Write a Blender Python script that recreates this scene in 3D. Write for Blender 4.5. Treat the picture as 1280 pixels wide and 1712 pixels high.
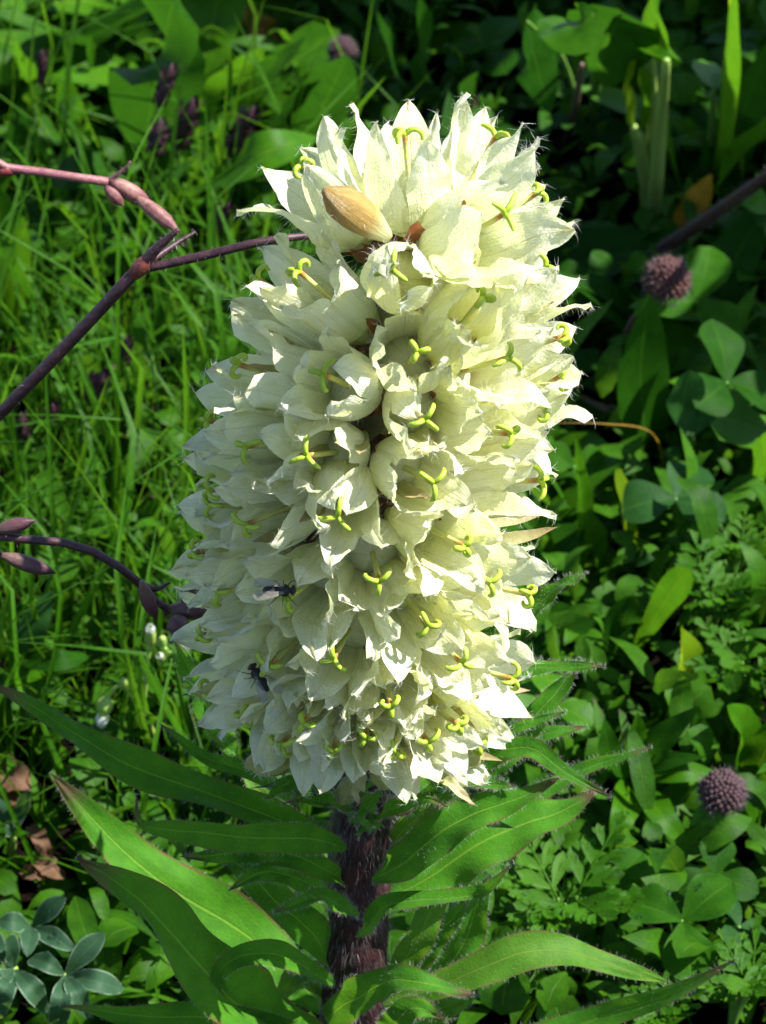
import bpy, math, random
import numpy as np
from mathutils import Vector, Matrix, noise

# ------------------------------------------------------------------ clear
for o in list(bpy.data.objects):
    bpy.data.objects.remove(o)
scene = bpy.context.scene
COL = scene.collection
RNG = random.Random(7)
R = math.radians

# ------------------------------------------------------------------ camera
PITCH = R(35.0)
FPX = 4956.0                      # focal length in pixels of the 1280 x 1712 photograph
TARGET = np.array((0.0, 0.0, 0.2))
FWD = np.array((0.0, math.cos(PITCH), -math.sin(PITCH)))
UPV = np.array((0.0, math.sin(PITCH), math.cos(PITCH)))
RGT = np.array((1.0, 0.0, 0.0))
CAM = TARGET - FWD * 0.55
cd = bpy.data.cameras.new('camera')
cam = bpy.data.objects.new('camera', cd)
COL.objects.link(cam)
cam.location = CAM
cam.rotation_euler = (math.pi / 2 - PITCH, 0, 0)
cd.sensor_fit = 'VERTICAL'
cd.sensor_height = 24.0
cd.lens = 24.0 * FPX / 1712.0
cd.clip_start = 0.01
cd.clip_end = 200.0
cd.dof.use_dof = True
cd.dof.focus_distance = 0.535
cd.dof.aperture_fstop = 34.0
scene.camera = cam

# ------------------------------------------------------------------ light
SUN = np.array((0.60, -0.03, 0.79)); SUN /= np.linalg.norm(SUN)
w = bpy.data.worlds.new('World'); scene.world = w; w.use_nodes = True
wn = w.node_tree; wn.nodes.clear()
sky = wn.nodes.new('ShaderNodeTexSky'); sky.sky_type = 'NISHITA'; sky.sun_disc = False
sky.sun_elevation = math.asin(SUN[2]); sky.sun_rotation = math.atan2(SUN[0], SUN[1])
sky.altitude = 1800
bg = wn.nodes.new('ShaderNodeBackground'); bg.inputs[1].default_value = 0.10
wo = wn.nodes.new('ShaderNodeOutputWorld')
wn.links.new(sky.outputs[0], bg.inputs[0]); wn.links.new(bg.outputs[0], wo.inputs[0])
sd = bpy.data.lights.new('sun', 'SUN'); sd.energy = 5.0; sd.angle = R(0.5); sd.color = (1.0, 0.975, 0.93)
sun = bpy.data.objects.new('sun', sd); COL.objects.link(sun)
sun.rotation_euler = Vector(-SUN).to_track_quat('-Z', 'Y').to_euler()
sun.location = (1.5, 0.3, 2.0)
vs = scene.view_settings
vs.view_transform = 'Standard'; vs.look = 'None'; vs.exposure = 1.5; vs.gamma = 1.0
vs.use_curve_mapping = False
scene.cycles.diffuse_bounces = 10
scene.cycles.transmission_bounces = 10

# ------------------------------------------------------------------ pixel helpers (pixels of the 1280 x 1712 photograph)
def ray(px, py):
    d = FWD + RGT * ((px - 640.0) / FPX) + UPV * ((856.0 - py) / FPX)
    return d
def at_z(px, py, z):
    d = ray(px, py); return CAM + d * ((z - CAM[2]) / d[2])
def at_y(px, py, y):
    d = ray(px, py); return CAM + d * ((y - CAM[1]) / d[1])
def depth(p):
    return float(np.dot(np.asarray(p) - CAM, FWD))
def px2m(n, p):
    return n * depth(p) / FPX
def project(p):
    v = np.asarray(p, float) - CAM; d = v @ FWD
    return 640.0 + FPX * (v @ RGT) / d, 856.0 - FPX * (v @ UPV) / d, d
def nrm(v):
    v = np.asarray(v, float); return v / (np.linalg.norm(v) + 1e-12)

# ------------------------------------------------------------------ mesh helpers
class G:
    """collects vertices, faces, uvs, material indices for ONE mesh"""
    def __init__(s): s.v = []; s.f = []; s.uv = []; s.mi = []; s.n = 0
    def add(s, v, f, uv=None, mi=0):
        v = np.asarray(v, float)
        if uv is None: uv = np.zeros((len(v), 2))
        s.v.append(v); s.uv.append(np.asarray(uv, float))
        for q in f: s.f.append(tuple(i + s.n for i in q))
        s.mi.extend([mi] * len(f)); s.n += len(v)
        return s
    def mesh(s, name, mats, smooth=True, off=None):
        v = np.concatenate(s.v); uv = np.concatenate(s.uv)
        if off is not None: v = v - np.asarray(off)
        me = bpy.data.meshes.new(name)
        me.from_pydata(v.tolist(), [], s.f)
        lay = me.uv_layers.new(name='UVMap')
        li = np.zeros(len(me.loops), dtype=np.int32); me.loops.foreach_get('vertex_index', li)
        lay.data.foreach_set('uv', uv[li].astype(np.float32).ravel())
        for m in (mats if isinstance(mats, (list, tuple)) else [mats]): me.materials.append(m)
        me.polygons.foreach_set('material_index', np.array(s.mi, dtype=np.int32))
        if smooth: me.polygons.foreach_set('use_smooth', np.ones(len(me.polygons), dtype=bool))
        me.update()
        return me

def link(name, me, parent=None, mw=None):
    o = bpy.data.objects.new(name, me); COL.objects.link(o)
    if parent is not None: o.parent = parent
    if mw is not None: o.matrix_local = mw
    return o
def empty(name, loc, label=None, cat=None, group=None):
    o = bpy.data.objects.new(name, None); COL.objects.link(o)
    o.location = loc; o.empty_display_size = 0.01
    return tag(o, label, cat, group)
def tag(o, label=None, cat=None, group=None, kind=None):
    if label: o['label'] = label
    if cat: o['category'] = cat
    if group: o['group'] = group
    if kind: o['kind'] = kind
    return o

def spline(P, n):
    """Catmull-Rom through control points, n samples, roughly even"""
    P = [np.asarray(p, float) for p in P]
    if len(P) == 2: P = [P[0], (P[0] + P[1]) / 2, P[1]]
    Q = [2 * P[0] - P[1]] + P + [2 * P[-1] - P[-2]]
    out = []
    m = len(P) - 1; k = 24
    for i in range(m):
        a, b, c, d = Q[i:i + 4]
        for j in range(k):
            t = j / k
            out.append(0.5 * ((2 * b) + (c - a) * t + (2 * a - 5 * b + 4 * c - d) * t * t + (3 * b - a - 3 * c + d) * t ** 3))
    out.append(P[-1]); out = np.array(out)
    L = np.concatenate([[0], np.cumsum(np.linalg.norm(np.diff(out, axis=0), axis=1))])
    s = np.linspace(0, L[-1], n)
    return np.stack([np.interp(s, L, out[:, i]) for i in range(3)], 1)

def frames(C):
    T = np.gradient(C, axis=0); T /= np.linalg.norm(T, axis=1)[:, None] + 1e-12
    a = np.array((0.0, 0, 1)) if abs(T[0][2]) < 0.9 else np.array((1.0, 0, 0))
    n = nrm(np.cross(T[0], a)); N = [n]
    for i in range(1, len(C)):
        n = N[-1] - T[i] * np.dot(N[-1], T[i]); N.append(nrm(n))
    N = np.array(N); B = np.cross(T, N)
    return T, N, B

def tube(g, P, rad, ns=8, n=None, mi=0, v0=0.0, v1=1.0, cap=True, lump=0.0, seed=0):
    """tapered tube along control points; rad = list of radii"""
    n = n or max(6, 4 * len(P)); C = spline(P, n); T, N, B = frames(C)
    r = np.interp(np.linspace(0, 1, n), np.linspace(0, 1, len(rad)), rad)
    th = np.linspace(0, 2 * math.pi, ns, endpoint=False)
    V = []; UV = []
    for i in range(n):
        for j in range(ns):
            k = 1.0
            if lump: k += lump * noise.noise(Vector((C[i] * 160 + np.array((math.cos(th[j]), math.sin(th[j]), seed)) * 0.9)))
            V.append(C[i] + (N[i] * math.cos(th[j]) + B[i] * math.sin(th[j])) * r[i] * k)
            UV.append((j / ns, v0 + (v1 - v0) * i / (n - 1)))
    F = [(i * ns + j, i * ns + (j + 1) % ns, (i + 1) * ns + (j + 1) % ns, (i + 1) * ns + j) for i in range(n - 1) for j in range(ns)]
    if cap:
        V += [C[0] - T[0] * r[0] * 0.3, C[-1] + T[-1] * r[-1] * 0.6]; UV += [(0.5, v0), (0.5, v1)]
        a = n * ns; b = a + 1
        F += [(a, (j + 1) % ns, j) for j in range(ns)] + [(b, (n - 1) * ns + j, (n - 1) * ns + (j + 1) % ns) for j in range(ns)]
    g.add(V, F, UV, mi)
    return C, T

PROF = {
    'lance': lambda t: 0.10 * (1 - t) + (math.sin(math.pi * t ** 0.85) ** 0.85 if 0 < t < 1 else 0.0),
    'ovate': lambda t: 0.08 * (1 - t) + (math.sin(math.pi * t ** 0.62) ** 0.8 if 0 < t < 1 else 0.0),
    'obov': lambda t: 0.08 * (1 - t) + (math.sin(math.pi * t ** 1.45) ** 0.72 if 0 < t < 1 else 0.0),
    'strap': lambda t: (0.35 + 0.65 * min(1, t * 3.0)) * (1 - t ** 5) ** 0.8 if t < 1 else 0.0,
    'spat': lambda t: (0.22 + 0.78 * t ** 1.2) * (math.sqrt(max(0, 1 - max(0, (t - 0.72) / 0.28) ** 2))),
    'taper': lambda t: (1 - t) ** 0.7 * (0.75 + 0.5 * t),
    'round': lambda t: math.sqrt(max(0, 1 - (2 * t - 1) ** 2)),
}
NH = np.array((0.15, -0.55, 0.82))
def leaf(g, P, width, prof='lance', fold=0.22, wave=0.05, nf=2.5, roll=0.0, twist=0.0, rows=18, cols=6, nh=None, mi=0, rng=RNG, tipcurl=0.0, rough_=0.0):
    """one leaf blade along control points. returns edge points (for hairs)"""
    C = spline(P, rows + 1); T = np.gradient(C, axis=0); T /= np.linalg.norm(T, axis=1)[:, None] + 1e-12
    N0 = nrm(NH if nh is None else nh); ph = rng.random() * 6.28; ph2 = rng.random() * 6.28
    V = []; UV = []; EDGE = []; NRM = []
    pf = PROF[prof]
    for i in range(rows + 1):
        t = i / rows; p = max(0.0, pf(t)); hw = width / 2 * p
        S = nrm(np.cross(T[i], N0)); N = np.cross(S, T[i])
        a = roll + twist * t
        S, N = S * math.cos(a) + N * math.sin(a), N * math.cos(a) - S * math.sin(a)
        f = fold * (1 - 0.5 * t)
        for j in range(cols + 1):
            u = -1 + 2 * j / cols; au = abs(u)
            wv = wave * width * au ** 1.6 * math.sin(2 * math.pi * nf * t + (ph if u < 0 else ph2)) * math.sqrt(p)
            wv += (0.015 + rough_) * width * noise.noise(Vector((u * 2.2 + ph, t * 8, ph2)))
            V.append(C[i] + S * u * hw * math.cos(f) + N * (au * hw * math.sin(f) + wv + tipcurl * width * t ** 3))
            UV.append(((u + 1) / 2, t))
            if j in (0, cols): EDGE.append((V[-1], nrm(S * u + N * 0.3)))
            else: NRM.append((V[-1], N))
    k = cols + 1
    F = [(i * k + j, i * k + j + 1, (i + 1) * k + j + 1, (i + 1) * k + j) for i in range(rows) for j in range(cols)]
    g.add(V, F, UV, mi)
    return EDGE, NRM

def hairs(g, roots, n, ln, wd, rng, spread=0.5, down=0.0):
    """n thin hair blades from (point, direction) roots, interpolated between neighbours"""
    V = []; F = []
    for i in range(n):
        k = rng.randrange(len(roots)); p, d = roots[k]
        if k + 2 < len(roots):
            q = roots[k + 2][0]
            if np.linalg.norm(q - p) < 0.006: p = p + (q - p) * rng.random()
        l = ln * rng.uniform(0.45, 1.25)
        d = nrm(d + np.array([rng.gauss(0, spread) for _ in range(3)]) + np.array((0, 0, -down)))
        s = nrm(np.cross(d, np.array([rng.gauss(0, 1) for _ in range(3)]))) * wd * 0.5
        b = nrm(np.array([rng.gauss(0, 1) for _ in range(3)])) * l * 0.12
        m = p + d * l * 0.55 + b
        a = len(V)
        V += [p - s - d * l * 0.05, p + s - d * l * 0.05, m + s * 0.8, m - s * 0.8, p + d * l]
        F += [(a, a + 1, a + 2, a + 3), (a + 3, a + 2, a + 4)]
    if V: g.add(V, F)

# ------------------------------------------------------------------ materials
def nd(nt, typ, ins=None, **pr):
    n = nt.nodes.new('ShaderNode' + typ)
    for k, v in pr.items(): setattr(n, k, v)
    for k, v in (ins or {}).items():
        if isinstance(v, bpy.types.NodeSocket): nt.links.new(v, n.inputs[k])
        else: n.inputs[k].default_value = v
    return n
def mth(nt, op, a, b=None, c=None, clamp=False):
    ins = {0: a}
    if b is not None: ins[1] = b
    if c is not None: ins[2] = c
    return nd(nt, 'Math', ins, operation=op, use_clamp=clamp).outputs[0]
def mixc(nt, f, a, b, bt='MIX'):
    n = nt.nodes.new('ShaderNodeMix'); n.data_type = 'RGBA'; n.blend_type = bt
    for k, v in ((0, f), (6, a), (7, b)):
        if isinstance(v, bpy.types.NodeSocket): nt.links.new(v, n.inputs[k])
        else: n.inputs[k].default_value = (tuple(v) + (1,))[:4] if k else v
    return n.outputs[2]
def newmat(name):
    m = bpy.data.materials.new(name); m.use_nodes = True; nt = m.node_tree; nt.nodes.clear()
    return m, nt, nd(nt, 'OutputMaterial')
def maprange(nt, v, a, b, c=0.0, d=1.0):
    return nd(nt, 'MapRange', {0: v, 1: a, 2: b, 3: c, 4: d}, interpolation_type='SMOOTHSTEP').outputs[0]

def leaf_mat(name, dark, light, vein, rough=0.45, trans=0.35, tcol=(0.20, 0.42, 0.03), veins=9, edge=None, tip=None, scale=220, spots=0.0, spec=0.4, rnd_attr=False, midw=0.03, sheen=0.0, boost=1.0):
    k_ = 1.0 if name.startswith(('withered', 'yellowed')) else 0.62 * boost
    dark, light, vein = [(c_[0] * k_, c_[1] * k_, c_[2] * k_ * (0.6 if k_ < 1 and 'silvery' not in name else 1.0)) for c_ in (dark, light, vein)]; tcol = tuple(x * (k_ + 0.1) for x in tcol)
    m, nt, out = newmat(name)
    tc = nd(nt, 'TexCoord'); xyz = nd(nt, 'SeparateXYZ', {0: tc.outputs['UV']})
    ax = mth(nt, 'ABSOLUTE', mth(nt, 'SUBTRACT', xyz.outputs[0], 0.5)); v = xyz.outputs[1]
    geo = nd(nt, 'NewGeometry')
    n1 = nd(nt, 'TexNoise', {'Vector': geo.outputs['Position'], 'Scale': scale, 'Detail': 4.0})
    n2 = nd(nt, 'TexNoise', {'Vector': geo.outputs['Position'], 'Scale': scale * 8, 'Detail': 3.0})
    if rnd_attr: rv = nd(nt, 'Attribute', attribute_name='rnd').outputs['Fac']
    else: rv = nd(nt, 'ObjectInfo').outputs['Random']
    f = mth(nt, 'ADD', mth(nt, 'MULTIPLY', maprange(nt, n1.outputs['Fac'], 0.3, 0.7), 0.55), mth(nt, 'MULTIPLY', rv, 0.55), clamp=True)
    col = mixc(nt, f, dark, light)
    # side veins run obliquely from the midrib
    ph = mth(nt, 'SUBTRACT', mth(nt, 'MULTIPLY', v, float(veins)), mth(nt, 'MULTIPLY', ax, veins * 0.55))
    sv = mth(nt, 'ABSOLUTE', mth(nt, 'SUBTRACT', mth(nt, 'FRACT', ph), 0.5))
    svm = maprange(nt, sv, 0.0, 0.09, 1.0, 0.0)
    mid = maprange(nt, ax, midw * 0.25, midw, 1.0, 0.0)
    vm = mth(nt, 'MAXIMUM', mid, mth(nt, 'MULTIPLY', svm, 0.12))
    col = mixc(nt, mth(nt, 'MULTIPLY', vm, 0.65), col, vein)
    if edge:
        em = mth(nt, 'MULTIPLY', maprange(nt, ax, 0.42, 0.5), maprange(nt, n1.outputs['Fac'], 0.35, 0.6))
        col = mixc(nt, em, col, edge)
    if tip:
        tm = maprange(nt, mth(nt, 'ADD', v, mth(nt, 'MULTIPLY', n1.outputs['Fac'], 0.12)), 0.90, 1.04)
        col = mixc(nt, tm, col, tip)
    if spots:
        sm = maprange(nt, nd(nt, 'TexNoise', {'Vector': geo.outputs['Position'], 'Scale': scale * 3.0, 'Detail': 2.0}).outputs['Fac'], 0.66, 0.74)
        col = mixc(nt, mth(nt, 'MULTIPLY', sm, spots), col, (0.16, 0.10, 0.03))
    col = mixc(nt, 0.22, col, n2.outputs['Color'], 'OVERLAY')
    h = mth(nt, 'ADD', mth(nt, 'MULTIPLY', vm, -0.6), mth(nt, 'MULTIPLY', n2.outputs['Fac'], 0.5))
    bmp = nd(nt, 'Bump', {'Height': h, 'Strength': 0.5, 'Distance': 0.0006})
    pb = nd(nt, 'BsdfPrincipled', {'Base Color': col, 'Roughness': rough, 'Normal': bmp.outputs[0], 'Specular IOR Level': spec * 0.28, 'Sheen Weight': sheen})
    tcn = mixc(nt, 0.55, tcol, mixc(nt, 1.0, col, (3.0, 2.6, 1.2), 'MULTIPLY'))
    tb = nd(nt, 'BsdfTranslucent', {'Color': tcn, 'Normal': bmp.outputs[0]})
    mx = nd(nt, 'MixShader', {0: trans, 1: pb.outputs[0], 2: tb.outputs[0]})
    nt.links.new(mx.outputs[0], out.inputs[0])
    return m

def plain_mat(name, c1, c2, rough=0.6, scale=400, trans=0.0, tcol=None, bump=0.4, grad=None, spec=0.35, sheen=0.0, fine=1.0):
    """mottled two-colour surface; grad = list of (v, colour) along the mesh's uv v"""
    m, nt, out = newmat(name)
    geo = nd(nt, 'NewGeometry'); tc = nd(nt, 'TexCoord'); v = nd(nt, 'SeparateXYZ', {0: tc.outputs['UV']}).outputs[1]
    n1 = nd(nt, 'TexNoise', {'Vector': geo.outputs['Position'], 'Scale': scale, 'Detail': 5.0, 'Roughness': 0.6})
    col = mixc(nt, maprange(nt, n1.outputs['Fac'], 0.32, 0.68), c1, c2)
    if grad:
        rp = nd(nt, 'ValToRGB', {0: v}); el = rp.color_ramp.elements
        while len(el) < len(grad): el.new(0.5)
        for e, (p, c) in zip(el, grad): e.position = p; e.color = tuple(c) + (1,)
        col = mixc(nt, 0.3, rp.outputs[0], mixc(nt, 1.0, rp.outputs[0], mixc(nt, n1.outputs['Fac'], (0.3, 0.3, 0.3), (1.6, 1.6, 1.6)), 'MULTIPLY'))
    bmp = nd(nt, 'Bump', {'Height': n1.outputs['Fac'], 'Strength': bump, 'Distance': 0.0008 * fine})
    pb = nd(nt, 'BsdfPrincipled', {'Base Color': col, 'Roughness': rough, 'Normal': bmp.outputs[0], 'Specular IOR Level': spec, 'Sheen Weight': sheen})
    sh = pb.outputs[0]
    if trans:
        tb = nd(nt, 'BsdfTranslucent', {'Color': (tuple(tcol) + (1,)) if tcol else col})
        sh = nd(nt, 'MixShader', {0: trans, 1: sh, 2: tb.outputs[0]}).outputs[0]
    nt.links.new(sh, out.inputs[0])
    return m

def petal_mat(name, c1=(0.93, 0.912, 0.81), c2=(0.90, 0.898, 0.55), tcol=(0.90, 0.93, 0.34), brown=0.65, trans=0.52, vk=0.42, vcol=(0.66, 0.56, 0.28)):
    m, nt, out = newmat(name)
    tc = nd(nt, 'TexCoord'); xyz = nd(nt, 'SeparateXYZ', {0: tc.outputs['UV']}); u, v = xyz.outputs[0], xyz.outputs[1]
    ax = mth(nt, 'ABSOLUTE', mth(nt, 'SUBTRACT', u, 0.5))
    oc = tc.outputs['Object']; rv = nd(nt, 'ObjectInfo').outputs['Random']
    n1 = nd(nt, 'TexNoise', {'Vector': oc, 'Scale': 260.0, 'Detail': 4.0})
    n2 = nd(nt, 'TexNoise', {'Vector': oc, 'Scale': 1900.0, 'Detail': 3.0})
    col = mixc(nt, mth(nt, 'ADD', mth(nt, 'MULTIPLY', maprange(nt, n1.outputs['Fac'], 0.3, 0.7), 0.6), mth(nt, 'MULTIPLY', rv, 0.35), clamp=True), c1, c2)
    # greenish towards the throat, brown on midrib and withered tips
    col = mixc(nt, maprange(nt, v, 0.45, 0.1), col, (0.74, 0.78, 0.42))
    a1 = mth(nt, 'ABSOLUTE', mth(nt, 'SUBTRACT', ax, 0.22))
    wob = mth(nt, 'MULTIPLY', mth(nt, 'SUBTRACT', n1.outputs['Fac'], 0.5), 0.05)
    vm = mth(nt, 'MAXIMUM', maprange(nt, mth(nt, 'ADD', ax, wob), 0.004, 0.03, 1.0, 0.0), mth(nt, 'MULTIPLY', maprange(nt, mth(nt, 'ADD', a1, wob), 0.004, 0.025, 1.0, 0.0), 0.5))
    col = mixc(nt, mth(nt, 'MULTIPLY', vm, vk), col, vcol)
    bm = mth(nt, 'MULTIPLY', maprange(nt, mth(nt, 'SUBTRACT', mth(nt, 'ADD', v, mth(nt, 'MULTIPLY', n1.outputs['Fac'], 0.35)), ax), 0.98, 1.16), maprange(nt, n1.outputs['Fac'], 0.42, 0.62))
    col = mixc(nt, mth(nt, 'MULTIPLY', bm, brown), col, (0.58, 0.36, 0.16))
    # fine lengthwise striations of the tissue
    st = nd(nt, 'TexNoise', {'Vector': nd(nt, 'CombineXYZ', {0: mth(nt, 'MULTIPLY', u, 40.0), 1: mth(nt, 'MULTIPLY', v, 5.0), 2: mth(nt, 'MULTIPLY', rv, 30.0)}).outputs[0], 'Scale': 1.0, 'Detail': 3.0})
    col = mixc(nt, 0.10, col, mixc(nt, st.outputs['Fac'], (0.4, 0.4, 0.36), (0.8, 0.8, 0.78)), 'OVERLAY')
    h = mth(nt, 'ADD', mth(nt, 'ADD', mth(nt, 'MULTIPLY', n2.outputs['Fac'], 0.45), mth(nt, 'MULTIPLY', st.outputs['Fac'], 0.6)), mth(nt, 'MULTIPLY', n1.outputs['Fac'], 0.8))
    bmp = nd(nt, 'Bump', {'Height': h, 'Strength': 0.8, 'Distance': 0.0007})
    pb = nd(nt, 'BsdfPrincipled', {'Base Color': col, 'Roughness': 0.36, 'Normal': bmp.outputs[0], 'Specular IOR Level': 0.45})
    tb = nd(nt, 'BsdfTranslucent', {'Color': mixc(nt, 0.6, col, tcol), 'Normal': bmp.outputs[0]})
    nt.links.new(nd(nt, 'MixShader', {0: trans, 1: pb.outputs[0], 2: tb.outputs[0]}).outputs[0], out.inputs[0])
    return m

M = {}
M['leaf'] = leaf_mat('bellflower leaf', (0.0198, 0.0920, 0.0054), (0.0495, 0.1720, 0.0099), (0.1600, 0.2890, 0.0420), rough=0.62, trans=0.33, edge=(0.10, 0.045, 0.02), tip=(0.085, 0.04, 0.03), spec=0.35, sheen=0.06, boost=1.55)
M['leaf_lit'] = leaf_mat('pale sunlit bellflower leaf', (0.0562, 0.1700, 0.0175), (0.1125, 0.2720, 0.0375), (0.2400, 0.3570, 0.0840), rough=0.55, trans=0.33, edge=(0.12, 0.09, 0.03))  # lighter copy of the leaf colour; sunlit and backlit brightness is painted in
M['bract'] = plain_mat('bract', (0.30, 0.24, 0.10), (0.22, 0.26, 0.07), rough=0.6, scale=500, trans=0.25, tcol=(0.4, 0.35, 0.1), grad=[(0.0, (0.26, 0.32, 0.09)), (0.6, (0.42, 0.38, 0.19)), (1.0, (0.32, 0.22, 0.11))])
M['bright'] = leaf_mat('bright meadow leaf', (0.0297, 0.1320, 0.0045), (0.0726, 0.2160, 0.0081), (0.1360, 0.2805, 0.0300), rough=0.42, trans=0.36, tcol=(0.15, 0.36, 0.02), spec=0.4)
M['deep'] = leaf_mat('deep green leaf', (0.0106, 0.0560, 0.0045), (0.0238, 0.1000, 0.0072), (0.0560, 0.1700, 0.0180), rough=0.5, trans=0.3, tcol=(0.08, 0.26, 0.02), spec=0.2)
M['blue'] = leaf_mat('blue green leaf', (0.0120, 0.0595, 0.0180), (0.0300, 0.1050, 0.0300), (0.0800, 0.1870, 0.0540), rough=0.5, trans=0.25, tcol=(0.08, 0.28, 0.06))
M['yellowgreen'] = leaf_mat('yellow green leaf', (0.1120, 0.2240, 0.0060), (0.1760, 0.2880, 0.0100), (0.2080, 0.3230, 0.0360), rough=0.45, trans=0.45, tcol=(0.4, 0.55, 0.03))
M['clover'] = leaf_mat('clover leaflet', (0.0172, 0.0880, 0.0072), (0.0462, 0.1640, 0.0117), (0.0800, 0.2125, 0.0300), rough=0.55, trans=0.36, veins=14, spec=0.15, edge=(0.04, 0.10, 0.02))
M['glauc'] = leaf_mat('silvery edged leaflet', (0.0300, 0.0850, 0.0400), (0.0520, 0.1250, 0.0600), (0.1280, 0.2295, 0.0900), rough=0.5, trans=0.25, veins=12, edge=(0.22, 0.30, 0.20), spec=0.45)
M['fern'] = leaf_mat('cut leaf', (0.0297, 0.1280, 0.0054), (0.0726, 0.2160, 0.0113), (0.1200, 0.2550, 0.0240), rough=0.5, trans=0.4, veins=3)
M['brownleaf'] = leaf_mat('withered leaf', (0.05, 0.024, 0.012), (0.15, 0.085, 0.05), (0.20, 0.14, 0.09), rough=0.75, trans=0.2, tcol=(0.35, 0.2, 0.08), spots=0.6)
M['ochre'] = leaf_mat('yellowed leaf', (0.14, 0.07, 0.01), (0.20, 0.13, 0.02), (0.2, 0.12, 0.02), rough=0.6, trans=0.35, tcol=(0.5, 0.3, 0.02), spots=0.8)
M['cover'] = leaf_mat('ground cover', (0.0145, 0.0720, 0.0040), (0.0561, 0.1800, 0.0081), (0.0960, 0.2210, 0.0300), rough=0.5, trans=0.36, rnd_attr=True, veins=5)
M['grass'] = leaf_mat('grass', (0.0165, 0.0800, 0.0028), (0.0600, 0.1950, 0.0080), (0.0960, 0.2380, 0.0300), rough=0.42, trans=0.42, rnd_attr=True, veins=1, midw=0.12)
M['straw'] = plain_mat('straw', (0.18, 0.13, 0.08), (0.08, 0.055, 0.03), rough=0.8, scale=700, trans=0.15, tcol=(0.3, 0.2, 0.1))
M['stalk'] = plain_mat('green stalk', (0.07, 0.18, 0.02), (0.13, 0.25, 0.04), rough=0.5, scale=500)
M['palestalk'] = plain_mat('pale stalk', (0.20, 0.32, 0.05), (0.26, 0.34, 0.08), rough=0.5, scale=500)
M['brownstalk'] = plain_mat('brown stalk', (0.13, 0.075, 0.045), (0.20, 0.13, 0.09), rough=0.7, scale=900)
M['purple'] = plain_mat('purple stem', (0.028, 0.009, 0.014), (0.052, 0.020, 0.024), rough=0.5, scale=500, spec=0.4)
M['node'] = plain_mat('red node', (0.11, 0.015, 0.022), (0.17, 0.045, 0.030), rough=0.45, scale=500)
M['budpurple'] = plain_mat('purple bud', (0.095, 0.030, 0.050), (0.19, 0.10, 0.085), rough=0.5, scale=700, grad=[(0.0, (0.12, 0.07, 0.05)), (0.5, (0.09, 0.038, 0.042)), (1.0, (0.045, 0.010, 0.022))])
M['pink'] = plain_mat('pink bud', (0.13, 0.04, 0.05), (0.30, 0.16, 0.12), rough=0.55, scale=330, trans=0.15, tcol=(0.5, 0.2, 0.2))
M['pinkstem'] = plain_mat('pink stem', (0.17, 0.05, 0.065), (0.22, 0.10, 0.09), rough=0.5, scale=600)
M['sedge'] = plain_mat('dark spikelet', (0.018, 0.008, 0.010), (0.060, 0.022, 0.032), rough=0.5, scale=900, fine=1.5)
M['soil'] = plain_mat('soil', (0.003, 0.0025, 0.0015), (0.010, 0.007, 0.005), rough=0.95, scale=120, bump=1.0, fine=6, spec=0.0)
M['petal'] = petal_mat('cream petal')
M['petaltan'] = petal_mat('withered petal', (0.52, 0.34, 0.10), (0.40, 0.27, 0.07), (0.6, 0.42, 0.12), 0.9, 0.3, 0.9, (0.30, 0.17, 0.06))
M['petalbud'] = petal_mat('yellow green bud', (0.52, 0.54, 0.16), (0.44, 0.44, 0.12), (0.5, 0.55, 0.12), 0.5, 0.3)
M['style'] = plain_mat('style', (0.5, 0.5, 0.1), (0.4, 0.45, 0.08), rough=0.42, scale=900, trans=0.2, tcol=(0.5, 0.6, 0.05), bump=0.3,
                       grad=[(0.0, (0.60, 0.62, 0.24)), (0.41, (0.62, 0.60, 0.20)), (0.47, (0.40, 0.15, 0.04)), (0.53, (0.40, 0.42, 0.03)), (0.6, (0.34, 0.46, 0.03)), (1.0, (0.42, 0.54, 0.07))])
M['calyx'] = plain_mat('calyx', (0.30, 0.09, 0.05), (0.26, 0.17, 0.06), rough=0.55, scale=600, trans=0.2, tcol=(0.45, 0.1, 0.04))
M['stem'] = plain_mat('dark hairy stem', (0.008, 0.004, 0.004), (0.042, 0.010, 0.010), rough=0.6, scale=260, bump=0.8, fine=1.5)
M['axil'] = plain_mat('red leaf base', (0.12, 0.015, 0.022), (0.20, 0.05, 0.03), rough=0.5, scale=450)
M['rachis'] = plain_mat('rachis', (0.22, 0.24, 0.08), (0.30, 0.30, 0.12), rough=0.6, scale=300)
def hair_mat(name, c):
    m, nt, out = newmat(name)
    pb = nd(nt, 'BsdfPrincipled', {'Base Color': c + (1,), 'Roughness': 0.35, 'Specular IOR Level': 0.4})
    tb = nd(nt, 'BsdfTranslucent', {'Color': c + (1,)})
    nt.links.new(nd(nt, 'MixShader', {0: 0.5, 1: pb.outputs[0], 2: tb.outputs[0]}).outputs[0], out.inputs[0])
    return m
M['hair'] = hair_mat('white hair', (0.82, 0.80, 0.72))
M['hairgrey'] = hair_mat('grey hair', (0.19, 0.15, 0.14))
M['hairleaf'] = hair_mat('leaf hair', (0.40, 0.44, 0.34))
M['fly'] = plain_mat('fly body', (0.006, 0.006, 0.006), (0.016, 0.013, 0.012), rough=0.45, scale=2500, spec=0.35)
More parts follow.
